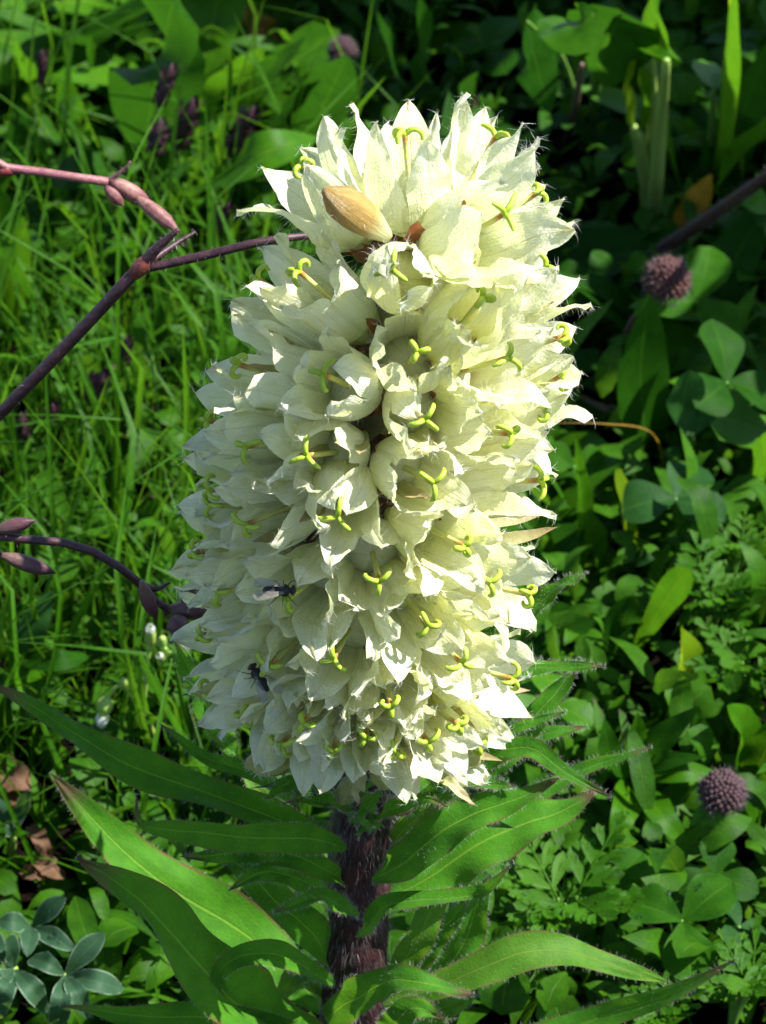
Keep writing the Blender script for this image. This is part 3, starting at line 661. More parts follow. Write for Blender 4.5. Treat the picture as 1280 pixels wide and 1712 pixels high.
# --- clover flower heads
def clover_head(c, dia, label, mat, base, seed, bracts=True):
    rr = random.Random(seed); p = at_z(*c); r = px2m(dia, p) / 2; b = at_z(base[0], base[1], 0.0); b[2] = gz(b[0], b[1]) - 0.001
    root = empty('clover_flower', b, label, 'flower'); protect([b, (b + p) / 2, p], r * 2.2)
    g = G(); q = p - np.array((0, 0, r * 0.8))
    tube(g, [b, b * 0.5 + q * 0.5 + np.array((0.0, 0, 0.01)), q], [0.0012, 0.0011, 0.001], 7)
    link('stalk', g.mesh('stalk', M['brownstalk'], off=b), root)
    g = G(); n = 150
    for i in range(n):
        z = 1 - 1.75 * (i + 0.5) / n; a = i * 2.39996; s = math.sqrt(max(0, 1 - z * z)); d = np.array((s * math.cos(a), s * math.sin(a), z))
        o = p + d * r * 0.35; e = p + nrm(d + np.array((0, 0, 0.25))) * r * rr.uniform(0.82, 0.96)
        tube(g, [o, (o + e) / 2 + d * r * 0.04, e], [r * 0.06, r * 0.15, r * 0.10], 5, 5)
    hd = link('flower_head', g.mesh('flower_head', M[mat], off=b), root)
    g = G(); roots = []
    for i in range(200):
        d = nrm([rr.gauss(0, 1) for _ in range(3)]); roots.append((p + d * r * 0.9, d))
    hairs(g, roots, 700, r * 0.35, 0.00008, rr); tag(link('fuzz', g.mesh('fuzz', M['hairgrey'], off=b), hd), kind='stuff')
    if bracts:
        for k in range(3):
            a = 2.2 + k * 1.1; g = G(); o = q
            leaf(g, [o, o + np.array((math.cos(a), -0.3, 0.2 * math.sin(a))) * r * 0.7, o + np.array((math.cos(a) * 1.2, -0.5, -0.5)) * r * 1.1], r * 0.55, 'lance', rng=rr, rows=8, cols=4)
            link('leaf', g.mesh('leaf', M['bright'], off=b), root)
clover_head((1115, 468, 0.075), 86, 'reddish brown faded clover head in the sun right of the spike', 'cloverhead', (1010, 640), 31)
clover_head((1207, 1325, 0.05), 84, 'mauve clover head above the dewy clover leaves', 'cloverhead2', (1200, 1430), 32)
clover_head((905, 515, 0.06), 70, 'dim purple clover head half hidden behind the spike', 'cloverhead2', (930, 640), 33, False)
clover_head((572, 85, 0.06), 52, 'small dark purple clover head in shade behind the spike top', 'cloverhead2', (580, 190), 34, False)

# ------------------------------------------------------------------ sedges with dark spikelets
def sedge(label, base, spikes, seed, stalk='stalk'):
    """spikes: (lower px, upper px, z low, z high, width px)"""
    rr = random.Random(seed); b = at_z(base[0], base[1], 0.0); b[2] = gz(b[0], b[1]) - 0.001
    root = empty('sedge', b, label, 'sedge')
    for (x0, y0), (x1, y1), z0, z1, wpx in spikes:
        p = at_z(x0, y0, z0); q = at_z(x1, y1, z1); wd = px2m(wpx, p); protect([p, (p + q) / 2, q], wd)
        g = G(); tube(g, [b, b * 0.5 + p * 0.5 + np.array((0.002, 0, 0.008)), p], [0.0008, 0.0007, 0.0006], 6)
        st = link('stalk', g.mesh('stalk', M[stalk], off=b), root)
        g = G(); L = np.linalg.norm(q - p); d = nrm(q - p)
        tube(g, [p, p * 0.5 + q * 0.5, q], [wd * 0.12, wd * 0.42, wd * 0.45, wd * 0.3, wd * 0.06], 8, 10, lump=0.3, seed=seed)
        s1 = nrm(np.cross(d, FWD)); s2 = np.cross(d, s1)
        for i in range(18):
            t = 0.02 + 0.8 * i / 18; a = i * 2.4; o = p + (q - p) * t + (s1 * math.cos(a) + s2 * math.sin(a)) * wd * 0.32
            e = o + d * L * 0.3 + (s1 * math.cos(a) + s2 * math.sin(a)) * wd * 0.12
            leaf(g, [o, (o + e) / 2 + (s1 * math.cos(a) + s2 * math.sin(a)) * wd * 0.1, e], wd * 0.5, 'ovate', 0.2, 0.0, rows=5, cols=2, nh=(s1 * math.cos(a) + s2 * math.sin(a)), rng=rr)
        link('spikelet', g.mesh('spikelet', M['sedge'], off=b), st)
    for i in range(3):
        a = rr.uniform(0, 6.28); L = rr.uniform(0.05, 0.08); g = G()
        leaf(g, [b, b + np.array((math.cos(a) * 0.3, math.sin(a) * 0.3, 0.6)) * L, b + np.array((math.cos(a) * 0.8, math.sin(a) * 0.8, 0.85)) * L], 0.0022, 'taper', 0.4, 0.0, rng=rr, rows=10, cols=2)
        link('blade', g.mesh('blade', M['bright'], off=b), root)
sedge('sedge with a dark forked spike in front of the very broad leaf', (225, 420), [((258, 262), (270, 198), 0.075, 0.088, 32), ((264, 180), (288, 106), 0.09, 0.105, 26)], 1)
sedge('sedge with one plump blackish spike beside the very broad leaf', (280, 380), [((298, 250), (322, 165), 0.07, 0.09, 36)], 2)
sedge('sedge with a tapering maroon spike under the grey edged leaf', (350, 380), [((382, 262), (424, 178), 0.07, 0.09, 34)], 3)
sedge('sedge with a thin curved dark spike left of the spike shoulder', (350, 470), [((354, 392), (382, 340), 0.065, 0.08, 24)], 4)
sedge('sedge with a smooth wine red spike half behind a grass blade', (205, 720), [((206, 612), (212, 562), 0.055, 0.066, 22)], 5)
sedge('sedge with a dark ribbed spike below the long purple stem', (150, 760), [((146, 672), (172, 622), 0.05, 0.062, 36)], 6)
sedge('sedge with drooping black spikes in the grass at the left', (60, 820), [((44, 740), (34, 690), 0.045, 0.055, 22), ((84, 704), (88, 676), 0.05, 0.058, 24)], 7)
sedge('sedge with a slim dark spike by the yellow edged herb', (80, 230), [((74, 152), (70, 84), 0.06, 0.075, 20)], 8)
sedge('sedge with a dark spike low beside the spike flank', (270, 900), [((272, 838), (300, 806), 0.03, 0.04, 22)], 9)

# long single grass blades the photo shows one by one
def grass_blade(label, pts, wpx, mat='bright'):
    P = W(pts); P[0][2] = gz(P[0][0], P[0][1]) - 0.001
    g = G(); leaf(g, [p for p in P], px2m(wpx, P[1]), 'taper', 0.45, 0.01, rows=26, cols=2, rng=RNG)
    o = link('grass_blade', g.mesh('grass_blade', M[mat], off=P[0])); o.location = P[0]
    tag(o, label, 'grass blade')
grass_blade('long straight grass blade crossing the pink stalk', [(185, 960, 0), (196, 640, 0.08), (206, 330, 0.13), (285, 150, 0.15)], 15)
grass_blade('pale thin grass blade crossing in front of the pink buds', [(215, 520, 0), (245, 300, 0.10), (290, 165, 0.13)], 10, 'bright')
grass_blade('long grass blade leaning from the left edge under the purple stem', [(110, 700, 0), (60, 520, 0.06), (-20, 390, 0.09)], 12, 'bright')
grass_blade('grass blade arching right beside the spike flank', [(180, 1010, 0), (280, 830, 0.05), (345, 750, 0.07)], 12, 'bright')
grass_blade('upright greyish grass blade between the sedges', [(275, 800, 0), (258, 640, 0.06), (238, 540, 0.085)], 12, 'blue')
grass_blade('grass blade beside the round dark leaf', [(70, 420, 0), (62, 260, 0.07), (48, 130, 0.10)], 14, 'bright')
grass_blade('thin reddish bent grass stalk lying across the shaded oval leaf', [(1110, 800, 0), (1090, 725, 0.055), (1000, 708, 0.085), (915, 708, 0.09)], 9, 'ochre')
grass_blade('pale grass blade slanting over the dark gap under the lance sprig', [(30, 1260, 0), (90, 1170, 0.03), (128, 1125, 0.04)], 12, 'bright')

# ------------------------------------------------------------------ campions: purple hairy stems with buds
def bud_geo(g, p, q, wd, ns=15, mi=0, ridges=5, amp=0.08, shape=(0.35, 0.85, 1.0, 0.8, 0.12), n=12):
    C = spline([p, (np.asarray(p) + q) / 2, q], n); T, N, B = frames(C)
    r = np.interp(np.linspace(0, 1, n), np.linspace(0, 1, len(shape)), shape) * wd / 2
    V = []; UV = []
    for i in range(n):
        for j in range(ns):
            a = 6.2832 * j / ns; k = r[i] * (1 + amp * math.cos(ridges * a))
            V.append(C[i] + (N[i] * math.cos(a) + B[i] * math.sin(a)) * k); UV.append(((j * ridges / ns) % 1.0, i / (n - 1)))
    F = [(i * ns + j, i * ns + (j + 1) % ns, (i + 1) * ns + (j + 1) % ns, (i + 1) * ns + j) for i in range(n - 1) for j in range(ns)]
    V += [C[0], C[-1] + T[-1] * wd * 0.05]; UV += [(0.5, 0), (0.5, 1)]; a = n * ns
    F += [(a, (j + 1) % ns, j) for j in range(ns)] + [(a + 1, (n - 1) * ns + j, (n - 1) * ns + (j + 1) % ns) for j in range(ns)]
    g.add(V, F, UV, mi)
    return [(V[k], nrm(V[k] - C[k // ns])) for k in range(n * ns)]
def Y(pts): return [at_y(*p) for p in pts]
def tube_roots(C, T, rad, rr, n=400):
    out = []
    for _ in range(n):
        k = rr.randrange(len(C)); d = nrm(np.cross(T[k], [rr.gauss(0, 1) for _ in range(3)])); r = np.interp(k / (len(C) - 1), np.linspace(0, 1, len(rad)), rad)
        j = min(k + 1, len(C) - 1); out.append((C[k] + (C[j] - C[k]) * rr.random() + d * r, d))
    return out
def campion(label, base, stem, rads, stemmat, branches, buds, hair_n, seed, nodes=(), leaves=()):
    rr = random.Random(seed); b = np.array(base, float); b[2] = gz(b[0], b[1]) - 0.001
    root = empty('campion', b, label, 'wildflower')
    P = [b] + Y(stem)
    g = G(); C, T = tube(g, P, rads, 10, 40); st = link('stem', g.mesh('stem', M[stemmat], off=b), root)
    hr = tube_roots(C[len(C) // 3:], T[len(C) // 3:], rads, rr)
    for pts, rd in branches:
        g = G(); Q = Y(pts); C, T = tube(g, Q, rd, 8, 16); link('branch', g.mesh('branch', M[stemmat], off=b), st); hr += tube_roots(C, T, rd, rr, 200)
    for (p, q, wpx, mat) in buds:
        g = G(); p = at_y(*p); q = at_y(*q); hr += rr.sample(bud_geo(g, p, q, px2m(wpx, p)), 80); link('bud', g.mesh('bud', M[mat], off=b), root)
    for (p, wpx) in nodes:
        g = G(); c = at_y(*p); wd = px2m(wpx, c); d = nrm(Y(stem)[-1] - Y(stem)[-2]); bud_geo(g, c - d * wd, c + d * wd, wd * 1.0, amp=0.03, shape=(0.7, 1.0, 1.1, 0.95, 0.5)); link('node', g.mesh('node', M['node'], off=b), st)
    for pts, wpx, mat in leaves:
        g = G(); Q = Y(pts); leaf(g, Q, px2m(wpx, Q[1]), 'lance', 0.4, 0.03, rows=10, cols=4, rng=rr); link('leaf', g.mesh('leaf', M[mat], off=b), root)
    if hair_n:
        g = G(); hairs(g, hr, hair_n, 0.0011, 0.00006, rr, 0.3); tag(link('hairs', g.mesh('hairs', M['hairgrey'], off=b), root), kind='stuff')
campion('dark purple campion stem forking at a red node and running behind the flower spike', (-0.19, 0.05, 0),
        [(-260, 960, 0.045), (0, 692, 0.04), (120, 568, 0.04), (232, 448, 0.04)], [0.0016, 0.0015, 0.0014, 0.00125, 0.0012], 'purple',
        [([(236, 446, 0.04), (262, 415, 0.04), (298, 384, 0.04)], [0.0014, 0.001, 0.0005]), ([(238, 450, 0.04), (330, 430, 0.04), (450, 402, 0.04), (560, 390, 0.045)], [0.0009, 0.0009, 0.0008, 0.0007]), ([(246, 440, 0.04), (290, 410, 0.045), (326, 388, 0.048)], [0.0007, 0.0006, 0.0003])],
        [], 900, 41, nodes=[((235, 446, 0.04), 26)], leaves=[([(250, 440, 0.042), (278, 422, 0.044), (296, 400, 0.046)], 16, 'deep')])
campion('nodding purple campion with fuzzy stem and pointed buds reaching the spike flank', (-0.16, 0.03, 0),
        [(-230, 1010, 0.02), (-60, 905, 0.018), (40, 902, 0.018), (130, 912, 0.018), (195, 945, 0.018), (238, 980, 0.018)], [0.0012, 0.0011, 0.001, 0.0009, 0.0008, 0.0009], 'purple',
        [([(236, 978, 0.018), (262, 985, 0.018), (284, 974, 0.018)], [0.0008, 0.0005, 0.0002]), ([(238, 980, 0.018), (258, 1002, 0.018), (285, 1022, 0.018)], [0.0008, 0.0007, 0.0008]), ([(-60, 905, 0.018), (-30, 890, 0.018), (0, 886, 0.018)], [0.0005, 0.0005, 0.0005]), ([(-60, 905, 0.018), (-30, 915, 0.018), (4, 928, 0.018)], [0.0005, 0.0005, 0.0005])],
        [((236, 972, 0.016), (261, 1036, 0.016), 26, 'budpurple'), ((282, 1018, 0.018), (352, 1022, 0.018), 34, 'budpurple'), ((292, 1030, 0.016), (304, 1064, 0.012), 38, 'budpurple'), ((302, 1000, 0.02), (334, 980, 0.02), 26, 'budpurple'),
         ((-10, 888, 0.018), (57, 870, 0.018), 26, 'budpurple'), ((2, 928, 0.016), (92, 958, 0.016), 28, 'budpurple')], 1500, 42)
campion('pink stalked campion with a rosy swollen bud among the sedges', (-0.2, 0.17, 0),
        [(-160, 330, 0.12), (0, 282, 0.12), (90, 292, 0.12), (180, 304, 0.12)], [0.0012, 0.0011, 0.0010, 0.0009, 0.0010], 'pinkstem',
        [([(180, 303, 0.12), (205, 284, 0.12), (218, 270, 0.12)], [0.0006, 0.0004, 0.0002])],
        [((182, 300, 0.12), (254, 342, 0.12), 31, 'pink'), ((228, 330, 0.118), (298, 386, 0.112), 26, 'pink'), ((176, 312, 0.118), (206, 344, 0.118), 22, 'pink')], 300, 43, nodes=[((4, 284, 0.12), 22)])
def dark_stalk():
    rr = random.Random(44); b = at_z(985, 545, 0.0); b[2] = gz(b[0], b[1]) - 0.001
    root = empty('dark_stalk', b, 'thick dark purple hairy stalk slanting up over the reddish clover head to the edge', 'stalk')
    P = [b, at_z(1080, 440, 0.035), at_z(1165, 378, 0.065), at_z(1285, 292, 0.105), at_z(1400, 200, 0.14)]; rad = [0.0026, 0.0024, 0.0021, 0.0018, 0.0016]
    g = G(); C, T = tube(g, P, rad, 10, 40); link('stem', g.mesh('stem', M['purple'], off=b), root)
    g = G(); hairs(g, tube_roots(C, T, rad, rr), 900, 0.0016, 0.00008, rr, 0.3); tag(link('hairs', g.mesh('hairs', M['hairgrey'], off=b), root), kind='stuff')
    e = P[-1]; g = G(); bud_geo(g, e, e + np.array((0.012, 0.0, 0.014)), 0.008); link('bud', g.mesh('bud', M['budpurple'], off=b), root)
dark_stalk()

# ------------------------------------------------------------------ chickweed with white buds, left below the spike
def chickweed():
    b = at_z(272, 1300, 0.0); b[2] = gz(b[0], b[1]) - 0.001
    root = empty('chickweed', b, 'slender yellow green chickweed with small white tipped buds left of the spike', 'wildflower')
    def T_(pts, r0, r1):
        g = G(); P = W(pts); tube(g, P, [r0, r1], 7, 14); link('stem', g.mesh('stem', M['palestalk'], off=b), root)
    T_([(272, 1300, 0), (258, 1235, 0.022), (240, 1190, 0.035)], 0.0009, 0.0008)
    T_([(240, 1190, 0.035), (243, 1130, 0.05), (250, 1075, 0.062)], 0.0007, 0.0006)
    T_([(240, 1190, 0.035), (220, 1165, 0.042), (206, 1146, 0.047)], 0.0006, 0.0005)
    T_([(206, 1146, 0.047), (192, 1150, 0.048), (180, 1170, 0.044)], 0.0005, 0.0004)
    T_([(250, 1085, 0.06), (262, 1075, 0.062), (270, 1072, 0.064)], 0.0005, 0.0004)
    T_([(272, 1080, 0.06), (285, 1092, 0.06), (300, 1090, 0.06)], 0.0005, 0.0004)
    for (p, q, w_, tipc) in [((250, 1080, 0.06), (251, 1050, 0.068), 20, 1), ((178, 1165, 0.045), (172, 1195, 0.040), 28, 1), ((206, 1148, 0.046), (207, 1136, 0.05), 18, 0), ((268, 1080, 0.062), (272, 1066, 0.066), 18, 0), ((276, 1105, 0.055), (266, 1096, 0.06), 16, 1), ((296, 1092, 0.058), (308, 1080, 0.062), 26, 1)]:
        P = at_z(*p); Q = at_z(*q); wd = px2m(w_, P)
        g = G(); bud_geo(g, P, Q, wd, amp=0.04, shape=(0.4, 0.95, 1.0, 0.85, 0.5)); bd = link('bud', g.mesh('bud', M['palestalk'], off=b), root)
        if tipc:
            d = nrm(Q - P); s1 = nrm(np.cross(d, FWD)); s2 = np.cross(d, s1)
            for k in range(5):
                a = k * 1.2566; r = s1 * math.cos(a) + s2 * math.sin(a); g = G()
                o = P + (Q - P) * 0.75 + r * wd * 0.30
                leaf(g, [o, o + d * wd * 0.6 + r * wd * 0.10, o + d * wd * 1.15 - r * wd * 0.10], wd * 0.55, 'obov', -0.3, 0.02, rows=6, cols=4, nh=r); link('petal', g.mesh('petal', M['white'], off=b), bd)
    for pts, wpx in [([(243, 1188, 0.035), (265, 1160, 0.04), (285, 1150, 0.04)], 14), ([(256, 1240, 0.022), (235, 1228, 0.028), (212, 1232, 0.028)], 16)]:
        g = G(); Q = W(pts); leaf(g, Q, px2m(wpx, Q[1]), 'lance', rng=RNG, rows=8, cols=4); link('leaf', g.mesh('leaf', M['bright'], off=b), root)
chickweed()

# ------------------------------------------------------------------ fill-in growth
rs = random.Random(21)
# thin spots in the growth where black gaps show: (px, py, radius in px)
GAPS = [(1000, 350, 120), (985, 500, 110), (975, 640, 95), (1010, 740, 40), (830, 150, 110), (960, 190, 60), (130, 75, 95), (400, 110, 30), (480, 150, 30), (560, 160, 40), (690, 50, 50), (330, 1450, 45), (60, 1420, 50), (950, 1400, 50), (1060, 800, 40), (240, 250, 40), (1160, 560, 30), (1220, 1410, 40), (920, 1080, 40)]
PA = np.array(PROT); GA = np.array(GAPS, float)
def covered(x, y, zs=(0.015, 0.035, 0.05)):
    """does growth at (x, y) hide a singly built leaf?"""
    for z in zs:
        px, py, d = project((x, y, z))
        m = (PA[:, 0] - px) ** 2 + (PA[:, 1] - py) ** 2 < (PA[:, 3] + 6) ** 2
        if np.any(PA[m, 2] > d - 0.02): return True
    return False
def bare(x, y):
    for z in (0.01, 0.035):
        px, py, d = project((x, y, z))
        if np.any((GA[:, 0] - px) ** 2 + (GA[:, 1] - py) ** 2 < GA[:, 2] ** 2): return True
    return False
TC = [template('round', 1.0, 0.25, w=0.95), template('obov', 0.8, 0.3, w=0.62), template('lance', 1.6, 0.3, w=0.3), template('lance', 0.6, 0.2, w=0.22), template('ovate', 1.2, 0.35, w=0.5)]
items = []
for i in range(19000):
    x = rs.uniform(-0.55, 0.55); y = rs.uniform(-0.30, 1.05)
    if i > 9000: y = rs.uniform(0.06, 0.72); x = rs.uniform(-1, 1) * (0.12 + 0.11 * y)
    if abs(x) > 0.2 + 0.05 * y and rs.random() < 0.7: continue
    if bare(x, y) and rs.random() < 0.6: continue
    hid = covered(x, y, (0.02,))
    if -0.22 < x < -0.03 and 0.1 < y < 0.42 and rs.random() < 0.55: continue
    k = rs.randrange(5); s = rs.uniform(0.006, 0.014) * (1.9 if k in (2, 3) else 1.0)
    z = gz(x, y) + (rs.random() ** 1.5) * (0.036 if y > 0.05 and not hid else 0.012)
    items.append(TC[k] + (rot3(rs.uniform(0, 6.28), rs.gauss(0.25, 0.45), rs.gauss(0, 0.4)) * s, np.array((x, y, z)), rs.random()))
scatter_mesh('ground_cover', M['cover'], items, 'low dense carpet of tiny mixed green leaves covering the soil')

TG = [template('taper', b, 0.35, rows=7, cols=2, w=0.022) for b in (0.4, 1.0, 1.8, 2.6)]
items = []
def blade(x, y, L, tilt, az):
    t = TG[rs.randrange(4)]
    items.append(t + (rot3(az, tilt, rs.gauss(0, 0.5)) * L * np.array((1.0, 1, 1)), np.array((x, y, gz(x, y) - 0.001)), rs.random()))
def widen(x, y, L, tilt, az, k):
    t = TG[rs.randrange(4)]
    items.append((t[0] * np.array((k, 1, 1)), t[1], t[2], rot3(az, tilt, rs.gauss(0, 0.5)) * L, np.array((x, y, gz(x, y) - 0.001)), rs.random()))
for i in range(4300):                      # the grassy patch left of the bellflower
    x = rs.uniform(-0.42, -0.015); y = rs.uniform(0.10, 0.46)
    if covered(x, y, (0.03, 0.05)) and rs.random() < 0.8: continue
    widen(x, y, rs.uniform(0.03, 0.075) if i % 4 else rs.uniform(0.08, 0.13), rs.uniform(0.35, 1.45) if i % 4 else rs.uniform(0.95, 1.5), rs.uniform(0, 6.28), rs.uniform(0.7, 1.5))
for i in range(2600):                      # sparser elsewhere
    x = rs.uniform(-0.55, 0.55); y = rs.uniform(-0.3, 1.05)
    if bare(x, y) or covered(x, y): continue
    widen(x, y, rs.uniform(0.025, 0.06), rs.uniform(0.4, 1.4), rs.uniform(0, 6.28), rs.uniform(0.8, 1.8))
scatter_mesh('grass', M['grass'], items, 'fine bright green grass blades growing thick in the meadow')
items = []
TS = [template('strap', b, 0.2, rows=5, cols=2, w=0.05) for b in (0.2, 1.0)]
for i in range(900):
    x = rs.uniform(-0.5, 0.5); y = rs.uniform(-0.25, 1.0)
    items.append(TS[i % 2] + (rot3(rs.uniform(0, 6.28), rs.gauss(0.05, 0.2), rs.gauss(0, 0.6)) * rs.uniform(0.01, 0.04), np.array((x, y, gz(x, y) + rs.uniform(0.001, 0.008))), rs.random()))
scatter_mesh('leaf_litter', M['straw'], items, 'dry straw coloured scraps and dead stalks lying on the soil')

rc = random.Random(5)
# --- herbs scattered through the undergrowth (look-alikes)
def herb(x, y, h, n, mat, prof, wk, label, group, name='leafy_herb'):
    b = np.array((x, y, gz(x, y) - 0.001)); root = empty(name, b, label, 'herb', group)
    a0 = rc.uniform(0, 6.28)
    for i in range(n):
        a = a0 + i * 6.28 / n + rc.gauss(0, 0.3); L = h * rc.uniform(0.7, 1.25); el = rc.uniform(0.5, 1.25)
        d = np.array((math.cos(a) * math.cos(el), math.sin(a) * math.cos(el), math.sin(el)))
        P = [b, b + d * L * 0.5, b + d * L * 0.95 + np.array((math.cos(a), math.sin(a), -0.5)) * L * 0.22]
        g = G(); leaf(g, P, L * wk * rc.uniform(0.8, 1.2), prof, 0.25, 0.05, rng=rc, rows=12, cols=4, nh=(0, -0.3, 1) if abs(d[2]) < 0.9 else (-d[0], -d[1], 0.4))
        link('leaf', g.mesh('leaf', M[mat], off=b), root)
for i in range(760):
    y = rc.uniform(0.10, 0.95); x = rc.uniform(-1, 1) * (0.19 + 0.12 * y)
    if (bare(x, y) and rc.random() < 0.75) or covered(x, y) or (-0.2 < x < -0.02 and 0.12 < y < 0.42): continue
    if abs(x) > 0.12 + 0.1 * y and rc.random() < 0.6: continue
    k = rc.choice((1, 3, 5)) if bare(x, y) else rc.randrange(7)
    if k < 3:
        mats = (None, CLV_DEEP, CLV_BRIGHT)[k]
        nl_ = rc.choice((1, 2, 3))
        clover(np.array((x, y, rc.uniform(0.018, 0.05))), rc.uniform(0.009, 0.015) * (0.75 + 0.9 * y), '%s clover plant with %s of three rounded leaflets in the crowded undergrowth' % (('mid green', 'dark green', 'bright green')[k], ('a single leaf', 'two leaves', 'three leaves')[nl_ - 1]), 'clover plants in the undergrowth', rng=rc, leaves=nl_, mats=mats)
    elif k < 5:
        nl_ = rc.choice((4, 5, 6))
        herb(x, y, rc.uniform(0.035, 0.07) * (0.5 + 1.5 * y), nl_, ('deep', 'bright')[k - 3], 'lance', 0.24, '%s leafy herb with %s narrow pointed leaves rising from the undergrowth' % (('dark', 'bright')[k - 3], ('four', 'five', 'six')[nl_ - 4]), 'narrow leaved herbs in the undergrowth')
    else:
        nl_ = rc.choice((3, 4, 5))
        herb(x, y, rc.uniform(0.035, 0.06) * (0.5 + 1.5 * y), nl_, ('deep', 'bright')[k - 5], 'spat', 0.42, '%s leafy herb with %s blunt spoon shaped leaves in the undergrowth' % (('dark', 'bright')[k - 5], ('three', 'four', 'five')[nl_ - 3]), 'spoon leaved herbs in the undergrowth', 'spoon_leaf_herb')


# unseen tall herbs added beyond the view's edge to shade parts of the undergrowth
def tall(px, py, h, seed):
    rr = random.Random(seed); t = at_z(px, py, 0.02); b = t + SUN * (h / SUN[2]); b = np.array((b[0] + 0.02, b[1], 0.0)); b[2] = gz(b[0], b[1]) - 0.001
    root = empty('tall_herb', b, 'unseen tall broad leaved herb added to shade the undergrowth', 'herb', 'unseen herbs added for shade')
    top = b + np.array((0.0, 0.01, h + 0.05)); g = G(); tube(g, [b, (b + top) / 2 + np.array((0.006, 0, 0)), top], [0.003, 0.0025, 0.0012], 8, 20)
    link('stem', g.mesh('stem', M['stalk'], off=b), root)
    for i in range(13):
        f = 0.5 + 0.5 * i / 12; o = b + (top - b) * f; a = i * 2.4 + rr.gauss(0, 0.3); L = rr.uniform(0.05, 0.085)
        d = np.array((math.cos(a), math.sin(a), 0.35)); g = G()
        leaf(g, [o, o + d * L * 0.55, o + d * L * np.array((1, 1, 0.3))], L * 0.42, 'ovate', 0.2, 0.05, rng=rr, rows=12, cols=4, nh=(0, 0, 1))
        link('leaf', g.mesh('leaf', M['deep'], off=b), root)
for k, (px, py, h) in enumerate([(985, 330, 0.30), (985, 480, 0.29), (960, 640, 0.27), (730, 60, 0.30), (850, 150, 0.31), (620, 20, 0.33), (500, 130, 0.36)]):
    tall(px, py, h, 70 + k)

# ------------------------------------------------------------------ the bellflower
rb = random.Random(11)
AX = [at_y(x, y, 0.0) for x, y in ((610, 1174), (610, 1080), (608, 930), (616, 700), (644, 540), (676, 420), (688, 390))]
AZ = np.array([p[2] for p in AX]); AXX = np.array([p[0] for p in AX])
ZB, ZT = AZ[0], AZ[-1]
def axis_x(z): return float(np.interp(z, AZ, AXX))
RK = [(1174, 290), (1120, 306), (1040, 318), (950, 324), (850, 326), (700, 322), (600, 306), (500, 274), (430, 226), (390, 170)]
RZ = [at_y(620, y, 0)[2] for y, _ in RK]; RV = [px2m(r, at_y(620, y, 0)) for y, r in RK]
RZ = [ZB - 0.018, ZB - 0.009] + RZ + [ZT + 0.010, ZT + 0.018]; RV = [0.012, 0.024] + RV + [0.012, 0.001]
def tip_r(z): return float(np.interp(z, RZ, RV))
STY = 0.0045
def elev(z):
    f = (z - ZB) / (ZT - ZB)
    return R(float(np.interp(f, [-.15, -.05, 0, .15, .4, .65, .8, .92, 1.0, 1.15], [-34, -16, -6, 2, 10, 17, 27, 44, 60, 86])))
def on_spike(px, py):
    d = ray(px, py); best = None
    for k in range(0, 1400):
        p = CAM + d * (0.42 + k * 0.00018)
        if ZB - 0.018 < p[2] < ZT + 0.02:
            r = math.hypot(p[0] - axis_x(p[2]), p[1]); e = r - max(0.002, tip_r(p[2]) - STY)
            if e <= 0: return p
            if best is None or e < best[0]: best = (e, p)
    return best[1] if best else None

BASE = np.array((at_y(590, 1712, 0)[0] - 0.003, 0.0, 0.0)); BASE[2] = gz(BASE[0], 0) - 0.002
bell = empty('bellflower', BASE, 'tall cream white bellflower spike densely packed with hairy bells on a dark furry stem', 'flower')

